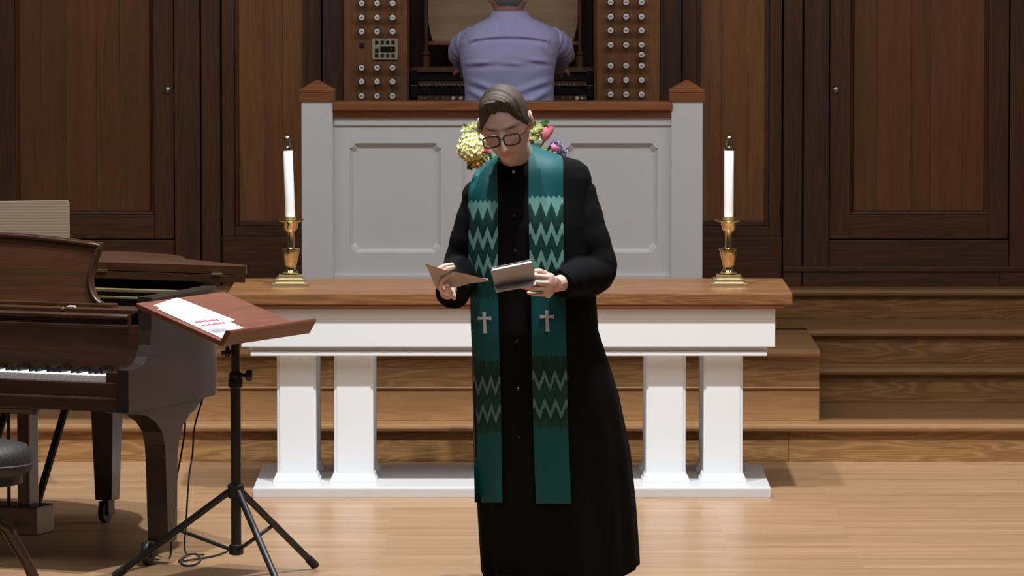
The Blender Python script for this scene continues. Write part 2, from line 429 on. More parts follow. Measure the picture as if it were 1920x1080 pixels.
# ------------------------------------------------------------------ altar table
def build_table():
    D0 = 22.88; y0 = D0-20; yb = 3.70
    t = thing('altar_table', 'long white altar table with a honey oak top on paired square legs', 'table', (X(955, D0), (y0+yb)/2, 0))
    zt = Z(550, D0); x0, x1 = X(426, D0), X(1486, D0)
    nb = 4
    for i in range(nb):
        a, b_ = y0+(yb-y0)*i/nb, y0+(yb-y0)*(i+1)/nb
        obj('top_board', MB().box(x0, x1, a, b_, zt-0.047, zt, 0.004 if i in (0, nb-1) else 0.0012), M['table_top'], t)
    ins = 0.036
    obj('top_molding', MB().prism([(0, zt-0.047), (0, zt-0.056), (0.012, zt-0.064), (0.02, zt-0.066), (0.02, zt-0.047)], x0+ins, x1-ins, lambda p, q, a: (a, y0+0.02+p, q))
        .box(x0+ins, x1-ins, y0+0.035, yb-0.035, zt-0.066, zt-0.047), M['oak_cap'], t)
    ax0, ax1 = X(453, 22.96), X(1453, 22.96)
    za0, za1 = Z(649, 22.96), zt-0.066
    obj('apron', MB().box(ax0, ax1, y0+0.038, yb-0.08, za0, za1, 0.003), M['white'], t)
    obj('apron_recess', MB().box(ax0+0.03, ax1-0.03, y0+0.07, yb-0.11, Z(659, 22.97), za0), M['white'], t)
    obj('apron_trim', MB().box(X(470, 22.97), X(1438, 22.97), y0+0.05, yb-0.095, Z(666, 22.97), Z(658, 22.97), 0.003), M['white'], t)
    zp = 0.04
    ztop = Z(666, 22.97)
    for (a, b_) in ((521, 591), (628, 698), (1213, 1284), (1321, 1391)):
        for (yy, back) in ((2.99, 0), (3.43, 1)):
            xa, xb = X(a, 23.03), X(b_, 23.03)
            lg = obj('leg', MB().box(xa-0.004, xb+0.004, yy+0.006, yy+0.15, zp, ztop, 0.006), M['white'], t)
            obj('leg_face', MB().box(xa+0.006, xb-0.006, yy, yy+0.02, zp+0.02, ztop, 0.004), M['white'], lg)
            bs = MB()
            rings = []
            for (e, z) in ((0.016, zp), (0.016, zp+0.012), (0.010, zp+0.020), (0.006, zp+0.034), (0.001, zp+0.040)):
                rings.append([(xa-0.004-e, yy-e), (xb+0.004+e, yy-e), (xb+0.004+e, yy+0.15+e), (xa-0.004-e, yy+0.15+e)])
                rings[-1] = [(p, q, z) for p, q in rings[-1]]
            obj('leg_base', bs.loft(rings), M['white'], lg)
    obj('plinth', MB().box(X(474, 22.86), X(1446, 22.86), 2.80, 3.71, 0, zp, 0.004), M['plinth'], t)
    return zt
TABLE_Z = build_table()

# ------------------------------------------------------------------ candlesticks and candles on the table
def build_candlestick(loc, label):
    t = thing('candlestick', label, 'candlestick', loc, 'brass candlesticks on the altar table')
    x, y, z = loc
    for i, (h, z0, z1) in enumerate(((0.077, 0, 0.018), (0.062, 0.018, 0.034), (0.050, 0.034, 0.048))):
        obj('base_tier', MB().box(x-h, x+h, y-h, y+h, z+z0, z+z1, 0.003), M['brass_dull'], t)
    obj('urn', MB().lathe([(0.020, 0.048), (0.033, 0.052), (0.034, 0.058), (0.024, 0.066), (0.021, 0.078), (0.025, 0.090), (0.033, 0.125), (0.036, 0.142), (0.036, 0.148), (0.040, 0.150), (0.040, 0.156), (0.020, 0.160)], c=loc, n=32), M['brass'], t, smooth=35)
    obj('stem', MB().lathe([(0.018, 0.156), (0.016, 0.163), (0.015, 0.17), (0.015, 0.222), (0.017, 0.230), (0.020, 0.234)], c=loc, n=24), M['brass'], t, smooth=35)
    obj('cup', MB().lathe([(0.014, 0.228), (0.024, 0.232), (0.029, 0.242), (0.032, 0.262), (0.034, 0.270), (0.024, 0.272)], c=loc, n=32), M['brass'], t, smooth=35)
    obj('drip_pan', MB().lathe([(0.030, 0.266), (0.040, 0.267), (0.052, 0.270), (0.056, 0.274), (0.056, 0.277), (0.050, 0.276), (0.036, 0.272), (0.022, 0.273)], c=loc, n=32), M['brass'], t, smooth=35)
    obj('socket', MB().lathe([(0.024, 0.270), (0.0235, 0.288), (0.021, 0.289), (0.021, 0.274)], c=loc, n=24), M['brass_dull'], t, smooth=35)
    return t
zc = TABLE_Z
cs_l = (X(545, 23.28), 3.28, zc); cs_r = (X(1366, 23.28), 3.28, zc)
c0 = build_candlestick(cs_l, 'polished brass candlestick on the altar table end beside the piano')
c1 = copy_tree(c0); c1.location = cs_r; c1['label'] = 'polished brass candlestick on the altar table end away from the piano'
def build_candle(loc, label, lean):
    x, y, z = loc
    t = thing('candle', label, 'candle', (x, y, z+0.276), 'white altar candles')
    R = Matrix.Translation((x, y, z+0.276)) @ Matrix.Rotation(lean, 4, 'Y') @ Matrix.Translation((-x, -y, -z-0.276))
    w = MB().lathe([(0.0195, 0.276), (0.020, 0.28), (0.020, 0.574), (0.0185, 0.577)], c=loc, n=24).xf(R)
    obj('wax', w, M['wax'], t, smooth=35)
    f = MB().lathe([(0.0205, 0.566), (0.0205, 0.577), (0.0145, 0.582), (0.0138, 0.606), (0.0125, 0.618), (0.0085, 0.625), (0.004, 0.628)], c=loc, n=24).xf(R)
    fo = obj('follower', f, M['brass'], t, smooth=35)
    obj('wick', MB().tube([(x, y, z+0.625), (x+0.001, y, z+0.638)], 0.0018, 8).xf(R), M['black'], t)
build_candle(cs_l, 'leaning white candle with brass cap beside the piano', -0.035)
build_candle(cs_r, 'upright white candle with brass cap away from the piano', 0.004)

# ------------------------------------------------------------------ white organ screen
def notched(a, b_, z0, z1, r=0.022, k=4):
    """rectangle with scooped corners"""
    pts = []
    for (cx, cz, a0) in ((a, z0, math.pi/2), (b_, z0, math.pi), (b_, z1, 1.5*math.pi), (a, z1, 0.0)):
        for i in range(k+1):
            t = a0 - math.pi/2*i/k
            pts.append((cx+r*math.cos(t), cz+r*math.sin(t)))
    return pts

def build_screen():
    D = 24.9; y0 = D-20; zb = Z3
    xl, xr = X(627, D), X(1258, D); zt = Z(221, D)
    t = thing('organ_screen', 'pale grey panelled screen with oak top rail in front of the organ', 'screen', ((xl+xr)/2, y0+0.05, zb))
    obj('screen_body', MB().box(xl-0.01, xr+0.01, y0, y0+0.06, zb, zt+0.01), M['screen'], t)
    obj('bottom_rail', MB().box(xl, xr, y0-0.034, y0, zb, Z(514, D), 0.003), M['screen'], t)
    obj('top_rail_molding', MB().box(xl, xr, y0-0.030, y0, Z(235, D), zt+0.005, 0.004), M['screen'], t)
    fr = 0.020; holes = []
    for (a, b_) in ((657, 827), (1061, 1232), (866, 1022)):
        xa, xb = X(a, D), X(b_, D); za, zb_ = Z(473, D), Z(268, D)
        o = notched(xa, xb, za, zb_); i = notched(xa+0.016, xb-0.016, za+0.016, zb_-0.016, r=0.024); holes.append(o)
        n = len(o); v = []
        for (w, dep) in ((0.0, fr), (0.12, fr*0.45), (0.45, fr*0.40), (0.7, fr*0.15), (1.0, 0.0), (1.0, -0.004)):
            for p, q in zip(o, i): v.append((p[0]+(q[0]-p[0])*w, y0-dep, p[1]+(q[1]-p[1])*w))
        f = [(j*n+k, j*n+(k+1) % n, (j+1)*n+(k+1) % n, (j+1)*n+k) for j in range(5) for k in range(n)]
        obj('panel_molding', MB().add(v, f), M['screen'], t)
    outer = [(xl-0.01, zb), (xr+0.01, zb), (xr+0.01, zt+0.01), (xl-0.01, zt+0.01)]
    loops = [[Vector((p[0], p[1], 0)) for p in lp_] for lp_ in [outer]+holes]
    flat = [p for lp_ in loops for p in lp_]
    tris = tessellate_polygon(loops)
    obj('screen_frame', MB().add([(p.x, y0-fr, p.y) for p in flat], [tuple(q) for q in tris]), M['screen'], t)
    obj('oak_rail', MB().box(xl-0.003, xr+0.003, y0-0.070, y0+0.12, Z(206, D), Z(190, D), 0.004), M['oak_cap'], t)
    obj('oak_rail_molding', MB().prism([(0.0, Z(206, D)), (0.002, Z(213, D)), (0.010, Z(218, D)), (0.028, zt), (0.14, zt), (0.14, Z(206, D))], xl, xr, lambda p, q, a: (a, y0-0.055+p, q)), M['oak_cap'], t)
    for (a, b_) in ((566, 625), (1258, 1317)):
        xa, xb = X(a, D-0.05), X(b_, D-0.05); ya, yb = y0-0.06, y0+0.08
        p = obj('post', MB().box(xa, xb, ya, yb, zb, Z(189, D-0.05), 0.004), M['screen'], t)
        za, zb2, zc_, zd = Z(189, D), Z(173, D), Z(168, D), Z(151, D)
        e = 0.009
        obj('cap_block', MB().box(xa-e, xb+e, ya-e, yb+e, za, zb2, 0.003), M['oak_cap'], p)
        xm, ym = (xa+xb)/2, (ya+yb)/2
        rings = []
        for (k, z) in ((1.0, zb2+0.002), (1.0, zc_), (0.86, zc_+0.006), (0.12, zd)):
            hx, hy = ((xb-xa)/2+e)*k, ((yb-ya)/2+e)*k
            rings.append([(xm-hx, ym-hy, z), (xm+hx, ym-hy, z), (xm+hx, ym+hy, z), (xm-hx, ym+hy, z)])
        obj('cap_pyramid', MB().loft(rings), M['oak_cap'], p)
build_screen()

# ------------------------------------------------------------------ organ console
M['knob_face'] = None
def knob_face_mat():
    m, nt, b = new_mat('engraved ivory knob face'); N = nt.nodes; L = nt.links
    tc = N.new('ShaderNodeTexCoord'); sp = N.new('ShaderNodeSeparateXYZ'); L.new(tc.outputs['Object'], sp.inputs[0])
    ax = N.new('ShaderNodeMath'); ax.operation = 'ABSOLUTE'; L.new(sp.outputs['X'], ax.inputs[0])
    az = N.new('ShaderNodeMath'); az.operation = 'ABSOLUTE'; L.new(sp.outputs['Z'], az.inputs[0])
    lx = N.new('ShaderNodeMath'); lx.operation = 'LESS_THAN'; lx.inputs[1].default_value = 0.0058; L.new(ax.outputs[0], lx.inputs[0])
    lz = N.new('ShaderNodeMath'); lz.operation = 'LESS_THAN'; lz.inputs[1].default_value = 0.0022; L.new(az.outputs[0], lz.inputs[0])
    mu = N.new('ShaderNodeMath'); mu.operation = 'MULTIPLY'; L.new(lx.outputs[0], mu.inputs[0]); L.new(lz.outputs[0], mu.inputs[1])
    mx = N.new('ShaderNodeMix'); mx.data_type = 'RGBA'; mx.inputs[6].default_value = (0.92, 0.92, 0.96, 1); mx.inputs[7].default_value = (0.16, 0.16, 0.18, 1)
    L.new(mu.outputs[0], mx.inputs[0]); L.new(mx.outputs[2], b.inputs['Base Color']); b.inputs['Roughness'].default_value = 0.35
    return m
M['knob_face'] = knob_face_mat()

def build_organ():
    D = 26.0; yj = D-20                          # front of the stop jambs
    t = thing('organ_console', 'oak organ console with white stop knobs in two jambs and stacked keyboards', 'organ', (CX, yj+0.3, Z4))
    def bx(name, x0, x1, y0, y1, z0, z1, mat, bev=0.002, par=None):
        return obj(name, MB().box(x0, x1, y0, y1, z0, z1, bev), M[mat], par or t)
    def px(x): return X(x, D)
    def pz(y): return Z(y, D)
    knob_mesh = face_mesh = None
    cols = {-1: (678, 707, 736), 1: (1145, 1174, 1203)}
    rows = {-1: [6, 33, 59, 127, 153, 180], 1: [4, 31, 57, 84, 123, 150, 177]}
    for s in (-1, 1):
        xa, xb = (px(646), px(764)) if s < 0 else (px(1118), px(1236))
        j = bx('stop_jamb', xa, xb, yj, yj+0.05, Z4, HT-0.6, 'oak_tan')
        ca, cb = (px(607), px(645)) if s < 0 else (px(1237), px(1277))
        bx('case_side', ca, cb, yj+0.05, yj+0.72, Z4, HT, 'oak_deep')
        ga, gb = (px(764), px(768)) if s < 0 else (px(1113), px(1118))
        bx('jamb_edge', ga, gb, yj+0.01, yj+0.40, Z4, HT-0.6, 'oak_v')
        spots = [(c, r) for r in rows[s] for c in cols[s]]
        if s > 0: spots.append((1203, 103))
        for (c, r) in spots:
            cxz = W(c, r, D-0.045)
            if knob_mesh is None:
                Rx = Matrix.Rotation(math.pi/2, 4, 'X')
                kb = MB().lathe([(0.011, 0), (0.011, 0.025), (0.0145, 0.030), (0.0175, 0.036), (0.0175, 0.041), (0.0155, 0.044)], n=20, M=Rx)
                ko = obj('stop_knob', kb, M['black_gloss'], t, smooth=40)
                knob_mesh = ko.data
                knob_mesh.transform(Matrix.Translation(origin_of(t)))
                fb = MB().lathe([(0.0138, 0.0435), (0.0138, 0.0452), (0.012, 0.0462)], n=20, M=Rx)
                fo = obj('knob_face', fb, M['knob_face'], ko, smooth=40)
                face_mesh = fo.data; face_mesh.transform(Matrix.Translation(origin_of(t)))
            else:
                ko = bpy.data.objects.new('stop_knob', knob_mesh); COL.objects.link(ko); ko.parent = t
                fo = bpy.data.objects.new('knob_face', face_mesh); COL.objects.link(fo); fo.parent = ko
            ko.location = Vector((cxz.x, yj, cxz.z)) - origin_of(t)
    # combination panel with push buttons
    p0, p1 = W(698, 112, D), W(746, 72, D)
    pan = bx('combination_panel', p0.x, p1.x, yj-0.012, yj, p0.z, p1.z, 'brass_plate')
    for (a, b_, c, d) in ((703, 709.5, 76, 82.5), (714, 720, 76, 82.5), (724, 730, 76, 82.5), (734, 740, 76, 82.5), (703, 710, 91, 98),
                          (703, 709.5, 100.5, 107), (714, 720, 100.5, 107), (724, 730, 100.5, 107), (734, 740, 100.5, 107)):
        q0, q1 = W(a, d, D), W(b_, c, D)
        bx('push_button', q0.x, q1.x, yj-0.017, yj-0.012, q0.z, q1.z, 'black', 0.001, pan)
    q0, q1 = W(713, 98, D), W(741, 87, D)
    ds = bx('display', q0.x, q1.x, yj-0.014, yj-0.012, q0.z, q1.z, 'black_gloss', 0.0005, pan)
    tag(ds, 'small black digit display')
    q0, q1 = W(732.5, 94, D), W(736, 90, D)
    bx('digit', q0.x, q1.x, yj-0.0146, yj-0.014, q0.z, q1.z, 'digit', 0, pan)
    q0, q1 = W(674, 90, D), W(683, 80, D)
    bx('empty_socket', q0.x, q1.x, yj-0.006, yj, q0.z, q1.z, 'black', 0.002)
    # recess back, desk, keyboards
    xL, xR = px(768), px(1113)
    bx('recess_back', xL, xR, yj+0.42, yj+0.46, pz(300), HT-0.4, 'oak_deep')
    md = MB()
    zt, zb = pz(-120), pz(80)
    prof = []
    for i in range(25):
        u = i/24; z = zb + (zt-zb)*u
        prof.append((u, z))
    def half(u): return 0.327 + 0.030*math.sin(math.pi*min(1, u*1.0+0.0)**0.8)
    xc = px(943)
    pts = [(xc-half(u), z) for u, z in prof] + [(xc+half(u), z) for u, z in reversed(prof)]
    obj('music_desk', MB().prism(pts, yj+0.20, yj+0.225, lambda p, q, a: (p, a+(q-zb)*0.22, q)), M['desk_tan'], t)
    bx('desk_ledge', xc-0.36, xc+0.36, yj+0.13, yj+0.235, pz(86), pz(80), 'oak_cap')
    for xx in (799, 1087):
        x0 = px(xx); zz = pz(128)
        obj('turned_post', MB().lathe([(0.020, 0), (0.020, 0.05), (0.013, 0.055), (0.020, 0.062), (0.020, 0.068), (0.009, 0.075), (0.007, 0.12), (0.010, 0.22), (0.008, 0.34), (0.014, 0.36), (0.008, 0.38), (0.008, 0.62)], c=(x0, yj+0.10, zz), n=16), M['oak_v'], t, smooth=40)
    # three tiers: key cheeks, dark natural keys, key slips with pistons
    for (y_t, y_b, back) in ((137, 154, 0.10), (163, 180, 0.04)):
        zb_, zt_ = pz(y_b), pz(y_t)
        kxa, kxb = px(783), px(1100); n = 36; wk = (kxb-kxa)/n
        kb = MB()
        for i in range(n):
            kb.box(kxa+i*wk+0.0006, kxa+(i+1)*wk-0.0006, yj+back, yj+back+0.14, zb_+0.006, zt_-0.008)
            if i % 7 not in (2, 6): kb.box(kxa+(i+1)*wk-0.006, kxa+(i+1)*wk+0.006, yj+back+0.05, yj+back+0.14, zt_-0.008, zt_+0.002)
        ko = obj('keyboard', kb, M['black_gloss'], t); tag(ko, 'row of dark organ keys', kind='stuff')
        bx('key_slip', px(783), px(1100), yj+back-0.012, yj+back+0.02, pz(y_b+9), pz(y_b), 'oak_v')
        for xx in list(range(790, 870, 7))+list(range(1042, 1100, 7)):
            if random.random() < 0.65:
                q = W(xx, y_b+4.5, D+back)
                obj('thumb_piston', MB().ball((q.x, yj+back-0.013, q.z), (0.0042, 0.004, 0.0042), 8, 6), M['ivory_dim'], t, smooth=180)
        for (a, b_) in ((770, 783), (1100, 1112)):
            bx('key_cheek', px(a), px(b_), yj+back-0.02, yj+back+0.16, zb_-0.005, zt_+0.008, 'black_gloss')
    bx('upper_shelf', px(768), px(1113), yj+0.08, yj+0.30, pz(137), pz(128), 'oak_v')
    bx('knee_panel', px(768), px(1113), yj+0.05, yj+0.10, Z4, pz(190), 'oak_deep')
    for xx, r in ((850, 0.011), (864, 0.010), (1082, 0.011), (1091, 0.007)):
        q = W(xx, 185, D)
        obj('coupler_stud', MB().ball((q.x, yj+0.02, q.z), (r, 0.012, r), 12, 8), M['ivory'], t, smooth=180)
M['brass_plate'] = plain('greenish brass plate', (0.42, 0.43, 0.28), rough=0.5)
M['digit'] = plain('dim red digit', (0.25, 0.03, 0.03), rough=0.6)
M['ivory_dim'] = plain('yellowed ivory', (0.42, 0.36, 0.26), rough=0.4)
M['desk_tan'] = wood('pale oak music desk', lin(118,92,62), lin(160,130,94), 'X', fig=0.1, vary=0.02, rough=0.5, scale=1.6)
build_organ()

# ------------------------------------------------------------------ grand piano
def catmull(pts, k=6):
    out = []
    P = [pts[0]] + list(pts) + [pts[-1]]
    for i in range(1, len(P)-2):
        p0, p1, p2, p3 = [np.array(q, float) for q in P[i-1:i+3]]
        for j in range(k):
            t = j/k
            out.append(tuple(0.5*((2*p1)+(-p0+p2)*t+(2*p0-5*p1+4*p2-p3)*t*t+(-p0+3*p1-3*p2+p3)*t**3)))
    out.append(tuple(P[-2])); return out

def build_piano():
    th = math.radians(22); Dp = 20.3
    O = Vector((X(240, Dp), Dp-20, 0))
    t = thing('grand_piano', 'walnut grand piano with carved music desk and its lid front folded back', 'piano', O)
    t.rotation_euler = (0, 0, -th)
    T = Matrix.Translation(O)
    def po(name, mb, mat, par=None, smooth=None): return obj(name, mb.xf(T), M[mat], par or t, smooth)
    def bx(name, u0, u1, v0, v1, z0, z1, mat='piano', b=0.003, par=None): return po(name, MB().box(u0, u1, v0, v1, z0, z1, b), mat, par)
    Wd = 1.46
    RT = 1.005
    bend = [(0, 0.195), (0, 0.45), (0, 0.66), (-0.014, 0.78), (-0.075, 0.90), (-0.19, 1.04), (-0.32, 1.17), (-0.43, 1.32), (-0.5, 1.5), (-0.6, 1.66), (-0.75, 1.76), (-0.95, 1.8), (-1.15, 1.76), (-1.32, 1.66), (-1.42, 1.52), (-Wd, 1.38), (-Wd, 0.9), (-Wd, 0.195)]
    path = catmull(bend, 5)
    # rim: strip with thickness
    n = len(path); nrm = []
    for i in range(n):
        a, b_ = path[max(i-1, 0)], path[min(i+1, n-1)]
        d = Vector((b_[0]-a[0], b_[1]-a[1])).normalized(); nrm.append(Vector((-d.y, d.x)))
    rim = MB(); prof = [(0.0, 0.595), (0.0, RT-0.006), (0.005, RT), (0.055, RT), (0.055, 0.595)]
    m = len(prof); v = []
    for i in range(n):
        for off, z in prof: v.append((path[i][0]+nrm[i].x*off, path[i][1]+nrm[i].y*off, z))
    f = [(i*m+j, i*m+(j+1) % m, (i+1)*m+(j+1) % m, (i+1)*m+j) for i in range(n-1) for j in range(m)]
    f += [tuple(range(m)), tuple(range(n*m-1, (n-1)*m-1, -1))]
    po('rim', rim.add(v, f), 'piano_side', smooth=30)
    inner = [(p[0]+q.x*0.05, p[1]+q.y*0.05) for p, q in zip(path, nrm)]
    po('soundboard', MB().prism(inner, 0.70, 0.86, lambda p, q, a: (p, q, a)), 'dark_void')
    # arms
    armp = [(0, 0.595), (0, 0.752), (0.09, 0.755), (0.13, 0.766), (0.16, 0.79), (0.183, 0.83), (0.192, 0.88), (0.194, 0.94), (0.1945, RT), (0.1955, RT), (0.1955, 0.595)]
    for u0, u1 in ((-0.047, 0.0), (-Wd, -Wd+0.047)):
        po('arm', MB().prism(armp, u0, u1, lambda p, q, a: (a, p, q)), 'piano_side')
    # keybed, slip, blocks
    bx('keybed', -Wd+0.047, -0.047, 0.0, 0.30, 0.597, 0.648, b=0.006)
    bx('key_slip', -Wd+0.047, -0.047, 0.016, 0.04, 0.646, 0.702, b=0.004)
    bx('key_frame', -Wd+0.047, -0.047, 0.03, 0.30, 0.646, 0.700)
    KR = -0.106
    for u0, u1 in ((KR, -0.047), (-Wd+0.047, -Wd+0.088)): bx('key_block', u0, u1, 0.03, 0.19, 0.700, 0.739)
    wk = (Wd-0.194)/52
    wm = MB().box(-wk/2+0.0006, wk/2-0.0006, 0, 0.148, 0, 0.024, 0.0012).mesh('white_key'); wm.materials.append(M['ivory'])
    sm = MB().prism([(0, 0), (0.004, 0.012), (0.095, 0.012), (0.095, 0)], -0.0055, 0.0055, lambda p, q, a: (a, p, q)).mesh('black_key'); sm.materials.append(M['black_gloss'])
    for i in range(52):
        o = bpy.data.objects.new('white_key', wm); COL.objects.link(o); o.parent = t; o.location = (KR-wk*(i+0.5), 0.038, 0.702)
        if i < 51 and (51-i) % 7 not in (1+1-0, 5):
            o = bpy.data.objects.new('black_key', sm); COL.objects.link(o); o.parent = t; o.location = (KR-wk*(i+1), 0.092, 0.726)
    # fallboard and shelf
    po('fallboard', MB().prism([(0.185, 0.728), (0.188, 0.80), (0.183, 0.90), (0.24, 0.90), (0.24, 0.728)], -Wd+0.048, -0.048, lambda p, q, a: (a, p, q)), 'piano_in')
    po('shelf_molding', MB().prism([(0.172, 0.888), (0.160, 0.892), (0.160, 0.898), (0.175, 0.904), (0.176, 0.918), (0.164, 0.924), (0.164, 0.934), (0.18, 0.94), (0.30, 0.94), (0.30, 0.888)], -Wd+0.05, -0.085, lambda p, q, a: (a, p, q)), 'piano')
    bx('music_shelf', -Wd+0.06, -0.075, 0.20, 0.37, 0.938, 0.955, 'piano_in', 0.003)
    bx('desk_ledge', -Wd+0.20, -0.20, 0.27, 0.33, 0.955, 0.968, 'piano_in', 0.003)
    # music desk with scrolled ends
    def du(x): return (x-258-0.33*197)/487
    edge = catmull([(du(203), 0.966), (du(190), 0.985), (du(180), 1.02), (du(176), 1.06), (du(179), 1.105), (du(186), 1.15), (du(190), 1.188)], 4)
    ctr = -0.73
    top = [(edge[-1][0]-(edge[-1][0]-ctr)*k/8, 1.188+0.028*math.sin(math.pi/2*k/8)) for k in range(1, 9)]
    right = edge+top
    poly = right+[(2*ctr-p[0], p[1]) for p in reversed(right[:-1])]
    tilt = lambda p, q, a: (p, a+(q-0.966)*0.22, q)
    md = po('music_desk', MB().prism(poly, 0.30, 0.316, tilt), 'piano_in')
    # raised border round the desk
    bord = MB(); pl = [(-p[0]+2*ctr, p[1]) for p in right[::-1]]
    pl = right+pl[1:]
    bord.tube([tilt(p[0]-0.012 if p[0] > ctr else p[0]+0.012, p[1]-(0.010 if p[1] > 1.17 else 0), 0.298) for p in pl], 0.0085, 8)
    po('desk_border', bord, 'piano', md, smooth=60)
    po('desk_knob', MB().ball((du(146), 0.195, 0.952), 0.0065, 10, 8), 'brass', smooth=180)
    # plate and pin block seen below the lid
    bx('pin_block', -Wd+0.06, -0.06, 0.38, 0.79, 0.86, 0.90, 'black')
    pb = bx('iron_plate', -Wd+0.06, -0.10, 0.76, 0.80, 0.972, 0.984, 'gold', 0.002)
    bx('agraffe_strip', -Wd+0.06, -0.10, 0.70, 0.715, 0.952, 0.960, 'gold', 0.001, pb)
    bx('pin_rail', -Wd+0.06, -0.10, 0.79, 0.80, 0.90, 0.972, 'black', 0.001, pb)
    bx('plate_end', -0.10, -0.058, 0.74, 0.80, 0.93, 1.0, 'black', 0.002)
    # lid: main board with the front flap folded back on it
    def lid_poly(v0, e, tip):
        pts = [(tip, v0)]+[(p[0]-q.x*e+max(0, tip-e)*max(0, 1-(p[1]-v0)/0.22), p[1]-q.y*e) for p, q in zip(path, nrm) if p[1] > v0+0.02]+[(-Wd-e, v0)]
        return pts
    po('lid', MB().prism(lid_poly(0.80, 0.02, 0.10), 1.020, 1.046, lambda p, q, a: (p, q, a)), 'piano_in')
    po('lid_flap', MB().prism([(0.10, 0.812), (-Wd-0.02, 0.812), (-Wd-0.02, 1.14), (-0.30, 1.10), (-0.06, 0.95), (0.075, 0.87)], 1.050, 1.080, lambda p, q, a: (p, q, a)), 'piano_in')
    for uu in (-0.02, -0.5, -1.1):
        bx('lid_hinge', uu-0.02, uu+0.02, 0.797, 0.83, 1.044, 1.052, 'brass_dull', 0.001)
    # legs: bracketed slabs
    legp = [(0.03, 0.597), (0.11, 0.588), (0.2, 0.572), (0.28, 0.54), (0.33, 0.50), (0.353, 0.45), (0.36, 0.40), (0.378, 0.085), (0.452, 0.085), (0.462, 0.40), (0.476, 0.46), (0.51, 0.51), (0.57, 0.545), (0.62, 0.556), (0.645, 0.575), (0.70, 0.597)]
    cast = lambda uu, vv: (MB().lathe([(0.042, -0.012), (0.045, -0.008), (0.045, 0.008), (0.042, 0.012)], n=20, M=Matrix.Rotation(math.pi/2, 4, 'Y')).xf(Matrix.Translation((uu, vv-0.02, 0.045)))
                           .box(uu-0.022, uu-0.016, vv-0.035, vv+0.02, 0.03, 0.085).box(uu+0.016, uu+0.022, vv-0.035, vv+0.02, 0.03, 0.085))
    for (u0, u1) in ((-0.085, -0.002), (-Wd+0.002, -Wd+0.085)):
        lg = po('leg', MB().prism([(p-0.045, q) for p, q in legp], u0, u1, lambda p, q, a: (a, p, q)), 'piano_side')
        po('caster', cast((u0+u1)/2-0.03, 0.33), 'caster', lg, smooth=40)
    tl = []
    for z, hu, hv in ((0.60, 0.052, 0.05), (0.58, 0.052, 0.05), (0.09, 0.036, 0.034)):
        cu, cv = -0.81, 1.47
        tl.append([(cu-hu, cv-hv, z), (cu+hu, cv-hv, z), (cu+hu, cv+hv, z), (cu-hu, cv+hv, z)])
    lg = po('leg', MB().loft(tl), 'piano')
    po('caster', cast(-0.81, 1.47), 'caster', lg, smooth=40)
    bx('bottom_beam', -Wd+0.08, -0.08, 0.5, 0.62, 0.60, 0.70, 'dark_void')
    # pedal lyre
    L0 = -0.075
    ly = bx('lyre_top', -0.86+L0, -0.43+L0, 0.26, 0.46, 0.545, 0.60, 'piano', 0.02)
    for uu in (-0.51, -0.80): bx('lyre_post', uu+L0-0.025, uu+L0+0.025, 0.30, 0.38, 0.18, 0.55, 'piano', 0.006, ly)
    for uu in (-0.59, -0.655, -0.72): po('lyre_rod', MB().tube([(uu+L0, 0.34, 0.18), (uu+L0, 0.34, 0.55)], 0.007, 8), 'black', ly, 40)
    pbx = bx('pedal_box', -0.87+L0, -0.44+L0, 0.27, 0.42, 0.09, 0.20, 'piano', 0.008)
    for uu in (-0.635, -0.73, -0.825):
        po('pedal', MB().tube([(uu, 0.28, 0.125), (uu, 0.20, 0.12), (uu, 0.13, 0.105), (uu, 0.09, 0.10)], [0.008, 0.011, 0.017, 0.012], 12), 'brass_dull', pbx, 60)
    for uu in (-0.605, -0.855):
        po('lyre_brace', MB().tube([(uu, 0.42, 0.14), (uu-0.08, 0.92, 0.60)], 0.016, 8), 'piano', ly)
    return O, th
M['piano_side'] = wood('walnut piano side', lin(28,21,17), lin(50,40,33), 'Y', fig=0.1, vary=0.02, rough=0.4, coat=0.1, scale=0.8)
M['caster'] = plain('dark iron caster', (0.05, 0.05, 0.05), rough=0.45, metal=0.5)
PO, PTH = build_piano()

def pw(u, v, z): return PO + Vector((u*math.cos(PTH)+v*math.sin(PTH), -u*math.sin(PTH)+v*math.cos(PTH), z))

pc = MB().tube([pw(-0.355, 0.215, 0.9595), pw(-0.345, 0.215, 0.9595), pw(-0.24-0.08, 0.214, 0.9595)], [0.0015, 0.0045, 0.0045], 8)
tag(obj('pencil', pc, M['paper'], smooth=60), 'short white pencil lying on the piano shelf', 'pencil')

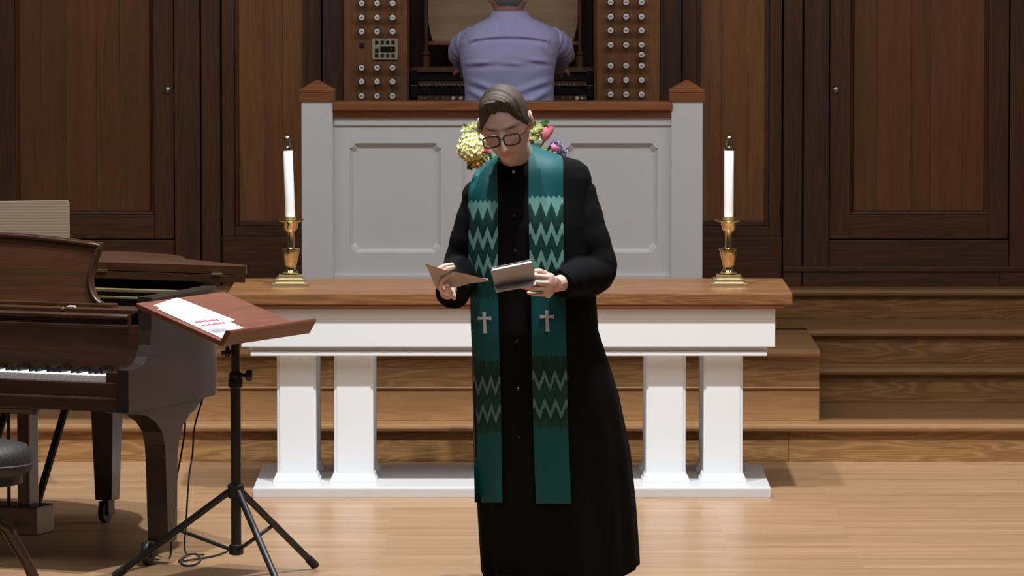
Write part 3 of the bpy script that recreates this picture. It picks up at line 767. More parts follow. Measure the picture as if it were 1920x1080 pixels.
# round padded stool at the keyboard
def build_stool():
    c = Vector((X(-46, 20.05), 0.05, 0))
    t = thing('piano_stool', 'round dark leather stool at the piano keyboard', 'stool', c)
    obj('cushion', MB().lathe([(0.03, 0.40), (0.17, 0.40), (0.195, 0.415), (0.205, 0.44), (0.203, 0.475), (0.18, 0.507), (0.12, 0.521), (0.02, 0.524)], c=c, n=40), M['leather'], t, smooth=50)
    obj('piping', MB().lathe([(0.204, 0.437), (0.209, 0.441), (0.204, 0.446)], c=c, n=40), M['leather'], t, smooth=60)
    obj('seat_ring', MB().lathe([(0.15, 0.365), (0.165, 0.37), (0.165, 0.40), (0.15, 0.40)], c=c, n=32), M['black'], t, smooth=40)
    obj('screw_post', MB().lathe([(0.022, 0.2), (0.022, 0.37)], c=c, n=16), M['black'], t, smooth=40)
    obj('hub', MB().lathe([(0.03, 0.15), (0.05, 0.17), (0.05, 0.27), (0.03, 0.29)], c=c, n=20), M['piano'], t, smooth=40)
    for k in range(4):
        a = math.radians(20+90*k); d = Vector((math.cos(a), math.sin(a), 0))
        obj('leg', MB().tube([c+d*0.03+Vector((0,0,0.24)), c+d*0.11+Vector((0,0,0.20)), c+d*0.19+Vector((0,0,0.06)), c+d*0.215+Vector((0,0,0.0))], [0.026, 0.024, 0.021, 0.021], 12), M['piano'], t, smooth=60)
build_stool()

# cables
def cable(name, label, pts, r=0.0035):
    p = catmull([tuple(q) for q in pts], 8)
    return tag(obj(name, MB().tube(p, r, 8), M['rubber'], smooth=180), label, 'cable')
cable('hanging_cable', 'thin black cable hanging straight from under the piano', [pw(-0.10, 0.86, 0.588), W(365, 800, 21.0), W(361, 850, 20.98), W(354, 900, 20.95), W(349, 980, 20.95), Vector((X(346, 20.95), 0.95, 0.004)), Vector((X(380, 20.9), 0.9, 0.004))])
cable('hanging_cable', 'thin black cable slanting down beside the piano leg', [pw(-0.13, 0.74, 0.588), W(347, 800, 20.95), W(340, 850, 20.9), W(331, 900, 20.85), W(322, 980, 20.8), Vector((X(316, 20.8), 0.8, 0.004)), Vector((X(290, 20.75), 0.75, 0.004))])
lp = [Vector((X(338, 20.62)+0.0, 0.62, 0.004))]
for k in range(13):
    a = math.radians(200+k*30); lp.append(Vector((X(355, 20.7)+0.035*math.cos(a), 0.72+0.16*math.sin(a), 0.004+0.004*(k > 6))))
lp += [Vector((X(400, 20.9), 0.85, 0.004)), Vector((X(425, 21.0), 1.0, 0.004))]
cable('floor_cable', 'black cable looped on the floor behind the lectern stand', lp, 0.004)

# beige panel behind the piano
def cloth_mat():
    m, nt, b = new_mat('beige ribbed cloth'); N = nt.nodes; L = nt.links
    tc = N.new('ShaderNodeTexCoord'); wv = N.new('ShaderNodeTexWave'); wv.bands_direction = 'Z'; wv.inputs['Scale'].default_value = 26
    wv.inputs['Distortion'].default_value = 1.5; wv.inputs['Detail'].default_value = 2; wv.inputs['Detail Scale'].default_value = 0.6
    L.new(tc.outputs['Object'], wv.inputs[0])
    rp = N.new('ShaderNodeValToRGB'); rp.color_ramp.elements[0].color = lin(112,98,80); rp.color_ramp.elements[1].color = lin(136,120,100)
    L.new(wv.outputs[0], rp.inputs[0]); L.new(rp.outputs[0], b.inputs['Base Color']); b.inputs['Roughness'].default_value = 0.9
    return m
M['beige_cloth'] = cloth_mat()
def build_panel():
    D = 23.0; x0, x1 = X(-330, D), X(131, D); zt = Z(376, D); y = D-20
    t = thing('fabric_panel', 'beige ribbed fabric panel standing behind the piano', 'panel', ((x0+x1)/2, y, 0))
    r = 0.016; pts = [(x0, 0.74), (x1, 0.74)] + [(x1-r+r*math.cos(a), zt-r+r*math.sin(a)) for a in [math.pi/8*k for k in range(5)]] + [(x0+r, zt-0.014), (x0, zt-0.03)]
    obj('panel_board', MB().prism(pts, y-0.015, y+0.015, lambda p, q, a: (p, a, q)), M['beige_cloth'], t)
    for xx in (x0+0.15, x1-0.34):
        p = obj('foot_post', MB().box(xx-0.02, xx+0.02, y+0.015, y+0.05, 0.03, 0.9, 0.003), M['black'], t)
        obj('foot_bar', MB().box(xx-0.02, xx+0.02, y-0.2, y+0.25, 0.0, 0.03, 0.004), M['black'], p)
build_panel()

# ------------------------------------------------------------------ lectern stand with papers
def build_lectern():
    Dl = 20.15; c = Vector((X(441, Dl), Dl-20, 0)); phi = math.radians(62)
    t = thing('lectern', 'slanted mahogany lectern desk on a black tripod stand', 'lectern', c)
    bc = W(417, 592, Dl+0.02); hp, hq = 0.305, 0.186
    sl = math.radians(19)
    p = Vector((math.cos(phi), math.sin(phi), 0)); qh = Vector((-math.sin(phi), math.cos(phi), 0))
    q = qh*math.cos(sl)+Vector((0,0,1))*math.sin(sl); nn = p.cross(q)
    if nn.z < 0: nn = -nn
    FR = Matrix(((p.x, q.x, nn.x, bc.x), (p.y, q.y, nn.y, bc.y), (p.z, q.z, nn.z, bc.z), (0,0,0,1)))
    # desk board and lip carry their own rotation so that the grain runs along them
    R3 = FR.to_3x3()
    def lo(name, mb, mat, par, smooth=None):
        me = mb.mesh(name); me.materials.append(M[mat]); o = bpy.data.objects.new(name, me); COL.objects.link(o)
        o.parent = par
        if par is t:
            o.location = bc-c; o.rotation_euler = R3.to_euler()
        if smooth:
            for f in me.polygons: f.use_smooth = True
        return o
    dk = lo('desk_board', MB().box(-hp, hp, -hq, hq, -0.018, 0, 0.003), 'lectern', t)
    lo('lip', MB().prism([(-hq, -0.020), (-hq-0.016, -0.014), (-hq-0.028, 0.040), (-hq-0.024, 0.046), (-hq-0.008, 0.042), (-hq, 0.0)], -hp, hp, lambda a, b_, k: (k, a, b_)), 'lectern', dk)
    # post under the desk
    top = bc-nn*0.02
    obj('head_plate', MB().box(c.x-0.05, c.x+0.05, c.y-0.05, c.y+0.05, bc.z-0.055, bc.z-0.045, 0.002), M['black'], t)
    zj = Z(704, Dl)
    obj('inner_tube', MB().tube([c+Vector((0,0,zj-0.3)), c+Vector((0,0,bc.z-0.03))], 0.0155, 16), M['black'], t, smooth=50)
    ck = obj('clutch', MB().lathe([(0.02, 0), (0.026, 0.005), (0.026, 0.03), (0.022, 0.036), (0.024, 0.05), (0.019, 0.058)], c=c+Vector((0,0,zj-0.045)), n=20), M['black'], t, smooth=40)
    obj('clutch_knob', MB().lathe([(0.008, 0), (0.008, 0.02), (0.019, 0.024), (0.021, 0.03), (0.021, 0.042), (0.016, 0.046)], n=16, M=Matrix.Rotation(math.pi/2, 4, 'Y')).xf(Matrix.Translation(c+Vector((0.015, 0, zj)))), M['black'], ck, smooth=40)
    zk = Z(660, Dl)
    ak = obj('tilt_arm', MB().tube([c+Vector((-0.002,0,zk)), c+Vector((-0.05,-0.01,zk-0.004))], [0.009, 0.009], 10), M['black'], t, smooth=50)
    obj('tilt_knob', MB().lathe([(0.012, 0), (0.022, 0.004), (0.022, 0.012), (0.014, 0.016)], n=16, M=Matrix.Rotation(-math.pi/2, 4, 'Y')).xf(Matrix.Translation(c+Vector((-0.02, -0.004, zk)))), M['black'], ak, smooth=40)
    obj('outer_tube', MB().tube([c+Vector((0,0,0.11)), c+Vector((0,0,zj-0.02))], 0.0185, 16), M['black'], t, smooth=50)
    obj('leg_collar', MB().lathe([(0.022, 0), (0.030, 0.006), (0.030, 0.05), (0.022, 0.056)], c=c+Vector((0,0,0.30)), n=20), M['black'], t, smooth=40)
    obj('lower_hub', MB().lathe([(0.016, 0), (0.026, 0.004), (0.026, 0.036), (0.02, 0.04)], c=c+Vector((0,0,0.095)), n=20), M['black'], t, smooth=40)
    for a in (52, -66, 176):
        d = Vector((math.cos(math.radians(a)), math.sin(math.radians(a)), 0))
        a0 = c+d*0.026+Vector((0,0,0.325)); a1 = c+d*0.44+Vector((0,0,0.016))
        lg = obj('leg', MB().tube([a0, a1], 0.0125, 12), M['black'], t, smooth=50)
        m0 = a0.lerp(a1, 0.45)
        obj('leg_strut', MB().tube([c+d*0.02+Vector((0,0,0.115)), m0], 0.007, 8), M['black'], lg, smooth=50)
        obj('foot_cap', MB().tube([a0.lerp(a1, 0.92), a1, a1+d*0.012-Vector((0,0,0.0))], [0.0155, 0.0165, 0.012], 12), M['rubber'], lg, smooth=60)
    # papers
    def sheet(name, label, pc_, qc, w, h, ang, z, prints, curl=0.0):
        s = thing(name, label, 'paper', bc+R3 @ Vector((pc_, qc, z)), 'papers on the lectern')
        s.rotation_euler = (FR.to_3x3() @ Matrix.Rotation(ang, 3, 'Z')).to_euler()
        rows = []
        for j in range(9):
            y = -h/2+h*j/8
            rows.append([(-w/2+w*i/4, y, 0.0006+curl*max(0, (-y/h-0.25))**2) for i in range(5)])
        mb = MB().grid(rows); n0 = len(mb.v)
        mb.v += [(a, b_, k-0.0005) for a, b_, k in mb.v]
        mb.f += [tuple(reversed([i+n0 for i in f])) for f in list(mb.f)]
        me = mb.mesh('sheet'); me.materials.append(M['paper']); o = bpy.data.objects.new('sheet', me); COL.objects.link(o); o.parent = s
        for nm, (a0, a1, b0, b1), mt in prints:
            me = MB().box(a0*w, a1*w, b0*h, b1*h, 0.0008, 0.0011).mesh(nm); me.materials.append(M[mt])
            o = bpy.data.objects.new(nm, me); COL.objects.link(o); o.parent = s
    sheet('paper_sheet', 'white sheet under the printed page on the lectern', -0.115, 0.052, 0.22, 0.235, math.radians(9), 0.0004, [])
    pr = [('heading_print', (-0.30, 0.12, 0.33, 0.345), 'pale_ink')]
    for k in range(7):
        a0 = -0.34+0.098*k
        pr.append(('letter_print', (a0, a0+0.082, -0.02, 0.025+0.012*(k % 2)), 'red_ink'))
        pr.append(('letter_print', (a0, a0+0.082, -0.125, -0.085+0.010*((k+1) % 2)), 'red_ink'))
    for k in range(3): pr.append(('line_print', (0.16-0.1*k, 0.40, 0.12+0.06*k-0.1, 0.13+0.06*k-0.1), 'pale_ink'))
    pr.append(('picture_print', (-0.44, 0.14, -0.46, -0.20), 'grey_ink'))
    pr.append(('picture_print', (-0.40, 0.02, -0.36, -0.23), 'pale_ink'))
    sheet('paper_sheet', 'white printed page with two red lines and a grey picture on the lectern', -0.155, -0.030, 0.235, 0.285, math.radians(-1.5), 0.0016, pr)
build_lectern()

# ------------------------------------------------------------------ flowers on the table behind the minister
def petal(mb, c, d, up, ln, wd, cup=0.3, k=3):
    """cupped petal with thickness from c along d"""
    d = d.normalized(); s = d.cross(up).normalized(); n = s.cross(d).normalized()
    rows = []
    for j in range(k+1):
        u = j/k; w = wd*math.sin(math.pi*(0.15+0.75*u))
        rows.append([c+d*(ln*u)+s*(w*(i-1))+n*(cup*ln*(u*u*0.6+(0.35 if i != 1 else 0.0)*w/wd)) for i in range(3)])
    m2 = MB().grid(rows); n0 = len(m2.v)
    m2.v += [tuple(Vector(p)-n*0.0012) for p in m2.v]; m2.f += [tuple(reversed([i+n0 for i in f])) for f in list(m2.f)]
    mb.add(m2.v, m2.f)

def rand_dir():
    while True:
        v = Vector((random.uniform(-1,1), random.uniform(-1,1), random.uniform(-1,1)))
        if 0.1 < v.length < 1: return v.normalized()

def build_flowers():
    D = 23.38; base = Vector((X(958, D), D-20, TABLE_Z))
    t = thing('flower_arrangement', 'vase of yellow hydrangea, pink tulips and lavender blooms on the altar table', 'flowers', base)
    obj('vase', MB().lathe([(0.05, 0), (0.055, 0.01), (0.04, 0.03), (0.06, 0.09), (0.085, 0.16), (0.09, 0.22), (0.07, 0.29), (0.06, 0.31), (0.066, 0.325), (0.058, 0.325), (0.05, 0.30), (0.05, 0.1)], c=base, n=32), M['brass'], t, smooth=40)
    green = plain('leaf green', (0.05, 0.16, 0.03), rough=0.5, var=0.25, bscale=20)
    mats = {'yellow': plain('pale yellow petal', (0.86, 0.86, 0.46), rough=0.6, var=0.25, bscale=28), 'cream': plain('lime cream petal', (0.72, 0.76, 0.46), rough=0.6, var=0.2, bscale=40),
            'pink': plain('pink petal', (0.62, 0.19, 0.25), rough=0.55, var=0.2, bscale=40), 'magenta': plain('magenta petal', (0.58, 0.17, 0.36), rough=0.55, var=0.2, bscale=40),
            'lav': plain('lavender petal', (0.42, 0.40, 0.56), rough=0.6, var=0.3, bscale=60), 'orange': plain('apricot petal', (0.62, 0.40, 0.13), rough=0.6, var=0.2, bscale=40)}
    neck = base+Vector((0, 0, 0.31))
    def stem(p):
        mid = neck.lerp(p, 0.55)+Vector((0, -0.0, 0.03))
        obj('stem', MB().tube(catmull([tuple(neck-Vector((0,0,0.08))), tuple(neck), tuple(mid), tuple(p)], 4), 0.0035, 8), green, t, smooth=180)
    def hydrangea(px, py, r, col, n, D_=D-0.06):
        c = W(px, py, D_); stem(c); mb = MB(); mb.ball(c, r*0.80, 12, 8)
        for i in range(n):
            z = 1-2*(i+0.5)/n; a = i*2.39996; q = Vector((math.sqrt(1-z*z)*math.cos(a), math.sqrt(1-z*z)*math.sin(a), z))
            p = c+q*r*random.uniform(0.80, 0.97); up = rand_dir(); s = q.cross(up).normalized(); w = q.cross(s)
            ph = random.uniform(0, 1.5)
            for k in range(4):
                b_ = ph+k*math.pi/2
                petal(mb, p, s*math.cos(b_)+w*math.sin(b_)+q*0.45, q, r*0.30, r*0.15, 0.25, 2)
        return obj('hydrangea_bloom', mb, mats[col], t, smooth=60)
    def tulip(px, py, L, R, col, lean, D_=D-0.04):
        c = W(px, py, D_); ax = Vector((lean, -0.15, 1)).normalized(); stem(c-ax*L*0.5); mb = MB()
        s = ax.cross(Vector((0,1,0))).normalized(); w = ax.cross(s)
        for ring in range(2):
            for k in range(3):
                a = k*2*math.pi/3+ring*math.pi/3+0.4; o = s*math.cos(a)+w*math.sin(a)
                rows = []
                for j in range(7):
                    u = j/6; rr = R*(math.sin(math.pi*(0.08+0.72*u))**0.7)*(1.0-0.06*ring); half = 1.05*(math.sin(math.pi*min(1, 0.12+0.86*u))**0.6)
                    rows.append([c-ax*L*0.5+ax*L*u+(s*math.cos(a+half*x_)+w*math.sin(a+half*x_))*rr for x_ in (-1, -0.5, 0, 0.5, 1)])
                g = MB().grid(rows); n0 = len(g.v); g.v += [tuple(Vector(p)-o*0.0015) for p in g.v]; g.f += [tuple(reversed([i+n0 for i in f])) for f in list(g.f)]
                mb.add(g.v, g.f)
        obj('tulip_bloom', mb, mats[col], t, smooth=60)
    def rose(px, py, r, col, D_=D-0.05):
        c = W(px, py, D_); stem(c); mb = MB(); mb.ball(c, r*0.45, 10, 8)
        ax = Vector(((px-958)/200, -0.6, 0.5)).normalized(); s = ax.cross(Vector((0,0,1))).normalized(); w = ax.cross(s)
        for ring, (rr, k, ln) in enumerate(((0.25, 4, 0.75), (0.45, 5, 0.8), (0.6, 6, 0.75))):
            for i in range(k):
                a = i*2*math.pi/k+ring*0.7; o = s*math.cos(a)+w*math.sin(a)
                petal(mb, c+o*r*rr*0.4-ax*r*0.3, ax*(1.0-0.25*ring)+o*(0.35+0.3*ring), -o, r*ln*1.3, r*0.42, 0.35, 3)
        obj('rose_bloom', mb, mats[col], t, smooth=60)
    def leaf(px, py, tip, D_=D-0.03, w=0.011):
        c = W(px, py, D_); e = W(tip[0], tip[1], D_-0.03); mb = MB(); d = e-c
        petal(mb, c, d, Vector((0.2, -1, 0.3)), d.length, w, 0.12, 5)
        obj('leaf', mb, green, t, smooth=60)
    hydrangea(886, 277, 0.060, 'yellow', 110)
    hydrangea(893, 303, 0.030, 'orange', 40)
    rose(876, 244, 0.026, 'cream'); rose(891, 237, 0.022, 'cream')
    rose(912, 283, 0.020, 'pink', D-0.10)
    for (x_, y_, r_, c_, dd) in ((935, 262, 0.030, 'cream', 0.0), (960, 252, 0.032, 'yellow', -0.03), (984, 262, 0.028, 'pink', -0.02), (945, 290, 0.030, 'lav', -0.08), (972, 288, 0.032, 'cream', -0.09), (995, 290, 0.028, 'magenta', -0.06), (925, 302, 0.026, 'cream', -0.07), (1015, 286, 0.024, 'cream', -0.04), (958, 312, 0.028, 'yellow', -0.10)):
        rose(x_, y_, r_, c_, D+dd)
    rose(1005, 244, 0.030, 'cream'); rose(1002, 258, 0.026, 'cream'); rose(1012, 240, 0.020, 'cream')
    tulip(1023, 250, 0.062, 0.024, 'pink', 0.15); tulip(1030, 246, 0.050, 0.016, 'pink', 0.35, D)
    tulip(1040, 277, 0.030, 0.020, 'magenta', 0.7, D-0.08)
    for (x_, y_) in ((1043, 266), (1050, 272), (1054, 281), (1037, 267), (1048, 285), (1057, 290), (1060, 284), (1033, 272)):
        rose(x_, y_, 0.012, 'lav', D-0.06)
    for a, b_, tip in ((1003, 250, (1001, 226)), (1010, 238, (1031, 226)), (1006, 236, (1024, 231)), (880, 250, (868, 232)), (885, 305, (876, 318)), (895, 235, (905, 226)), (1045, 290, (1062, 297)), (878, 300, (884, 320))):
        leaf(a, b_, tip)
    for k in range(18):
        a = math.radians(k*20); p = neck+Vector((math.cos(a)*(0.08+0.03*(k % 2)), math.sin(a)*0.09, 0.03+0.05*(k % 4)))
        mb = MB(); petal(mb, neck, p-neck, Vector((0,-0.4,1)), (p-neck).length*1.3, 0.022, 0.15, 4); obj('leaf', mb, green, t, smooth=60)
build_flowers()

# ------------------------------------------------------------------ people
def gs(d, s): return math.exp(-(d/s)**2)

def head_point(dx, dy, dz):
    """unit direction -> head surface point; face towards -Y, crown +Z (metres)"""
    x, y, z = dx*0.075, dy*0.097, dz*0.120
    front = max(0.0, -dy)
    if z < 0:
        t = -z/0.120
        x *= 1-0.30*t**1.4
        if y > 0: y *= 1-0.55*min(1, t*1.2)
        else: y *= 1-0.10*t
    if z > 0.03: x *= 1-0.05*(z-0.03)/0.09
    if dy < 0.15:
        y *= 0.97
        ax = abs(x); add = 0.0
        prof = 0.0
        if -0.046 < z < 0.026:
            prof = (0.026-z)/0.060 if z > -0.034 else max(0.0, 1-(-0.034-z)/0.012)
        wn = 0.011+0.007*max(0, min(1, (0.0-z)/0.026))
        add += 0.038*prof*gs(x, wn)
        add += 0.006*gs(ax-0.014, 0.006)*gs(z+0.034, 0.007)
        add -= 0.010*gs(ax-0.031, 0.017)*gs(z-0.011, 0.012)
        add += 0.0045*gs(ax-0.031, 0.011)*gs(z-0.009, 0.008)
        add += 0.005*gs(ax-0.028, 0.026)*gs(z-0.031, 0.010)
        add += 0.004*gs(ax-0.043, 0.018)*gs(z+0.018, 0.018)
        add += 0.007*gs(x, 0.022)*gs(z+0.054, 0.006)+0.007*gs(x, 0.019)*gs(z+0.067, 0.007)-0.003*gs(x, 0.024)*gs(z+0.0605, 0.003)
        add += 0.009*gs(x, 0.022)*gs(z+0.098, 0.016)
        y -= add*min(1.0, max(0.0, front*1.6+0.1))
    return Vector((x, y, z))

def head_mesh(mb, H, nl=150, nm=110):
    v = []; f = []
    for j in range(1, nm):
        a = math.pi*j/nm
        for i in range(nl):
            b_ = 2*math.pi*i/nl
            v.append(H @ head_point(math.sin(a)*math.sin(b_), -math.sin(a)*math.cos(b_), math.cos(a)))
    top = len(v); v.append(H @ head_point(0, 0, 1)); bot = len(v); v.append(H @ head_point(0, 0, -1))
    for j in range(nm-2):
        for i in range(nl): f.append((j*nl+i, (j+1)*nl+i, (j+1)*nl+(i+1) % nl, j*nl+(i+1) % nl))
    for i in range(nl): f.append((top, i, (i+1) % nl)); f.append((bot, (nm-2)*nl+(i+1) % nl, (nm-2)*nl+i))
    mb.add(v, f)
    for s in (-1, 1):      # ears
        E = H @ Matrix.Translation((s*0.076, 0.012, 0.002)) @ Matrix.Rotation(s*0.35, 4, 'Z')
        mb.ball((0,0,0), (0.008, 0.017, 0.031), 16, 10, None) if False else None
        e = MB().ball((0,0,0), (0.007, 0.016, 0.029), 16, 12); e.xf(E); mb.add(e.v, e.f)
        ring = [(s*0.006, 0.017*math.cos(a), 0.003+0.030*math.sin(a)) for a in [math.radians(-70+20*k) for k in range(15)]]
        r = MB().tube(ring, 0.0042, 8); r.xf(E); mb.add(r.v, r.f)

def hair_mesh(H, hairline, thick, seed=0, nl=200, nm=120, strand=0.0022, comb=None):
    """hair as a raised, strand-furrowed cap over the skull"""
    def pt(a, b_):
        d = Vector((math.sin(a)*math.sin(b_), -math.sin(a)*math.cos(b_), math.cos(a)))
        x, y, z = d.x*0.075, d.y*0.097, d.z*0.120
        if z < 0:
            t = -z/0.120; x *= 1-0.30*t**1.4
            if y > 0: y *= 1-0.55*min(1, t*1.2)
        if z > 0.03: x *= 1-0.05*(z-0.03)/0.09
        return d, Vector((x, y, z))
    v = []; keep = []
    for j in range(nm):
        a = math.pi*(j+0.02)/nm
        for i in range(nl):
            b_ = 2*math.pi*i/nl; d, p = pt(a, b_)
            az = abs((b_+math.pi) % (2*math.pi)-math.pi)
            hl = hairline(math.degrees(az), 1 if math.sin(b_) > 0 else -1)
            e = p.z-hl+0.004*noise.noise(Vector((b_*9, seed, 0)))
            th = thick(p, az) if e > 0 else 0
            ramp = max(0.0, min(1.0, e/0.016))
            n = noise.noise(Vector((comb(p) if comb else p.x*140, seed, (p.y*18 if comb else p.z*12))))
            off = -0.003+ramp*(0.003+th)+ramp*strand*n
            q = p+Vector((d.x, d.y, d.z)).normalized()*off
            v.append(H @ q); keep.append(e > -0.006)
    f = []
    for j in range(nm-1):
        for i in range(nl):
            q = (j*nl+i, (j+1)*nl+i, (j+1)*nl+(i+1) % nl, j*nl+(i+1) % nl)
            if any(keep[k] for k in q): f.append(q)
    f.append(tuple(range(nl)))
    mb = MB().add(v, f); me = mb.mesh('hair')
    bm = bmesh.new(); bm.from_mesh(me)
    bmesh.ops.delete(bm, geom=[q for q in bm.verts if not q.link_faces], context='VERTS'); bm.to_mesh(me); bm.free()
    return me

def hand(mb, wrist, f, n, side, curl, thumb=(0.7, 0.35), spread=0.05, k=1.0):
    """palm, four unequal fingers and a thumb; f = finger direction, n = palm normal, side = +1/-1 picks the thumb side"""
    f = f.normalized(); n = (n-f*n.dot(f)).normalized(); s = f.cross(n)*side
    w = Vector(wrist)
    pts = [w-f*0.03*k, w, w+f*0.03*k, w+f*0.06*k, w+f*0.088*k, w+f*0.098*k]
    mb.tube(pts, [0.029*k, 0.030*k, 0.040*k, 0.044*k, 0.042*k, 0.030*k], 20, (n, 0.40))
    th = w+f*0.035*k+s*0.026*k+n*0.006*k
    mb.ball(th, (0.020*k, 0.020*k, 0.018*k), 12, 8)
    for i, (o, b_, ls, r) in enumerate(((0.031, 0.090, (0.044, 0.027, 0.021), 0.0092), (0.0105, 0.096, (0.049, 0.031, 0.023), 0.0095), (-0.0105, 0.091, (0.045, 0.029, 0.022), 0.0090), (-0.030, 0.080, (0.035, 0.022, 0.019), 0.0080))):
        p = w+f*b_*k+s*o*k; d = (f+s*spread*(1.3-i*0.9)).normalized(); ax = d.cross(n).normalized()
        ch = [p-d*0.02*k, p]; rr = [r*k*1.05, r*k*1.05]
        for j, L in enumerate(ls):
            c = curl[i][j] if hasattr(curl[0], '__len__') else curl[j]
            d = (Matrix.Rotation(c, 3, ax) @ d)
            e = ch[-1]+d*L*k
            ch += [ch[-1].lerp(e, 0.5), e]; rr += [r*k*(0.97-0.07*j), r*k*(0.93-0.09*j)]
        ch.append(ch[-1]+d*0.004*k); rr.append(rr[-1]*0.6)
        mb.tube(ch, rr, 12)
    d = (f*0.62+s*thumb[0]+n*thumb[1]).normalized(); ax = d.cross((f-s*0.5+n*0.25)).normalized()
    ch = [th-d*0.01*k, th+d*0.024*k]; rr = [0.0135*k, 0.0125*k]
    for L, c, r in ((0.030, 0.30, 0.0108), (0.026, 0.35, 0.0098), (0.006, 0.1, 0.006)):
        d = Matrix.Rotation(c, 3, ax) @ d; ch.append(ch[-1]+d*L*k); rr.append(r*k)
    mb.tube(ch, rr, 12)

def skin_mat(name, base):
    m, nt, b = new_mat(name); N = nt.nodes; L = nt.links
    at = N.new('ShaderNodeVertexColor'); at.layer_name = 'tint'
    mx = N.new('ShaderNodeMix'); mx.data_type = 'RGBA'; mx.blend_type = 'MULTIPLY'; mx.inputs['Factor'].default_value = 1
    mx.inputs[6].default_value = base; L.new(at.outputs[0], mx.inputs[7]); L.new(mx.outputs[2], b.inputs['Base Color'])
    b.inputs['Roughness'].default_value = 0.5; b.inputs['Subsurface Weight'].default_value = 0.08
    b.inputs['Subsurface Radius'].default_value = (0.01, 0.004, 0.002)
    return m

def tint(me, H, off):
    """lips, cheeks and nose a little redder"""
    Hi = H.inverted(); a = me.color_attributes.new('tint', 'FLOAT_COLOR', 'POINT')
    for i, v in enumerate(me.vertices):
        p = Hi @ (v.co+off); c = [1.0, 1.0, 1.0]
        if p.length < 0.2 and p.y < -0.03:
            ax = abs(p.x)
            lip = gs(p.x, 0.026)*gs(p.z+0.060, 0.011)
            c = [1-0.12*lip, 1-0.42*lip, 1-0.36*lip]
            ch = 0.12*(gs(ax-0.042, 0.022)*gs(p.z+0.02, 0.022)+gs(ax, 0.014)*gs(p.z+0.026, 0.014)); c[1] *= 1-ch; c[2] *= 1-ch
            br = gs(ax-0.033, 0.022)*gs(p.z-0.030, 0.0058)*0.8; c = [q*(1-br) for q in c]
            ey = gs(ax-0.031, 0.015)*gs(p.z-0.006, 0.0040)*0.8; c = [q*(1-ey) for q in c]
        a.data[i].color = (*c, 1)

def ring(xl, xr, yf, yb, z, n=40, e=2.4, fold=0.0, ph=0.0, nf=9):
    cx, cy, hx, hy = (xl+xr)/2, (yf+yb)/2, (xr-xl)/2, (yb-yf)/2; out = []
    for i in range(n):
        a = 2*math.pi*i/n; c, s = math.cos(a), math.sin(a)
        k = 1+fold*math.sin(nf*a+ph)
        out.append((cx+math.copysign(abs(c)**(2/e), c)*hx*k, cy+math.copysign(abs(s)**(2/e), s)*hy*k, z))
    return out

# ---- the minister
M['skin'] = skin_mat('fair skin', (0.74, 0.49, 0.40, 1))
M['hair'] = plain('light brown hair', (0.060, 0.043, 0.029), rough=0.65, var=0.5, bscale=80)

def stole_mat():
    m, nt, b = new_mat('teal stole with woven zigzags'); N = nt.nodes; L = nt.links
    def math_(op, a, b_=None):
        q = N.new('ShaderNodeMath'); q.operation = op
        for k, val in enumerate((a, b_)):
            if val is None: continue
            if isinstance(val, (int, float)): q.inputs[k].default_value = val
            else: L.new(val, q.inputs[k])
        return q.outputs[0]
    uv = N.new('ShaderNodeUVMap'); sp = N.new('ShaderNodeSeparateXYZ'); L.new(uv.outputs[0], sp.inputs[0])
    u = sp.outputs[0]; y = math_('MULTIPLY', sp.outputs[1], 1000.0)
    tri = lambda per, ph: math_('MULTIPLY', math_('ABSOLUTE', math_('SUBTRACT', math_('FRACT', math_('ADD', math_('DIVIDE', math_('SUBTRACT', u, ph), per), 10.5)), 0.5)), 2.0)
    t = tri(0.31, 0.19)
    light, mid, dark = (0.16, 0.36, 0.32, 1), (0.003, 0.060, 0.048, 1), (0.001, 0.028, 0.025, 1)
    def ramp(val, lo, hi, stops):
        r = N.new('ShaderNodeMapRange'); r.inputs[1].default_value = lo; r.inputs[2].default_value = hi; L.new(val, r.inputs[0])
        c = N.new('ShaderNodeValToRGB'); L.new(r.outputs[0], c.inputs[0]); el = c.color_ramp.elements
        while len(el) < len(stops): el.new(0.5)
        for e, (p, col) in zip(el, stops): e.position = (p-lo)/(hi-lo); e.color = col
        return c.outputs[0]
    w1 = math_('ADD', y, math_('MULTIPLY', t, 27.0))
    st = [(360, light), (405, light), (406, mid), (428, dark), (442, dark), (443, light), (462, light), (463, dark), (478, mid), (493, dark), (494, light), (513, light), (514, dark), (540, mid), (590, dark)]
    c1 = ramp(w1, 360, 600, st)
    w2 = math_('ADD', y, math_('MULTIPLY', t, 26.0))
    light_shaded = (0.09, 0.20, 0.18, 1)  # dimmed copy of light: shade below the arms painted into lower zigzags
    c2 = ramp(w2, 660, 840, [(660, mid), (700, dark), (719, dark), (720, light_shaded), (734, light_shaded), (735, dark), (755, mid), (771, dark), (772, light_shaded), (786, light_shaded), (787, dark), (825, mid)])
    teal = (0.001, 0.085, 0.092, 1)
    teeth = math_('MULTIPLY', tri(0.155, 0.11), 6.0)
    y1 = math_('SUBTRACT', y, teeth)
    in1 = math_('MULTIPLY', math_('GREATER_THAN', y1, 366.0), math_('LESS_THAN', y1, 546.0))
    in2 = math_('MULTIPLY', math_('GREATER_THAN', y1, 664.0), math_('LESS_THAN', y1, 799.0))
    m1 = N.new('ShaderNodeMix'); m1.data_type = 'RGBA'; L.new(in1, m1.inputs[0]); m1.inputs[6].default_value = teal; L.new(c1, m1.inputs[7])
    m2 = N.new('ShaderNodeMix'); m2.data_type = 'RGBA'; L.new(in2, m2.inputs[0]); L.new(m1.outputs[2], m2.inputs[6]); L.new(c2, m2.inputs[7])
    L.new(m2.outputs[2], b.inputs['Base Color']); b.inputs['Roughness'].default_value = 0.6; b.inputs['Specular IOR Level'].default_value = 0.3
    return m
M['stole'] = stole_mat()

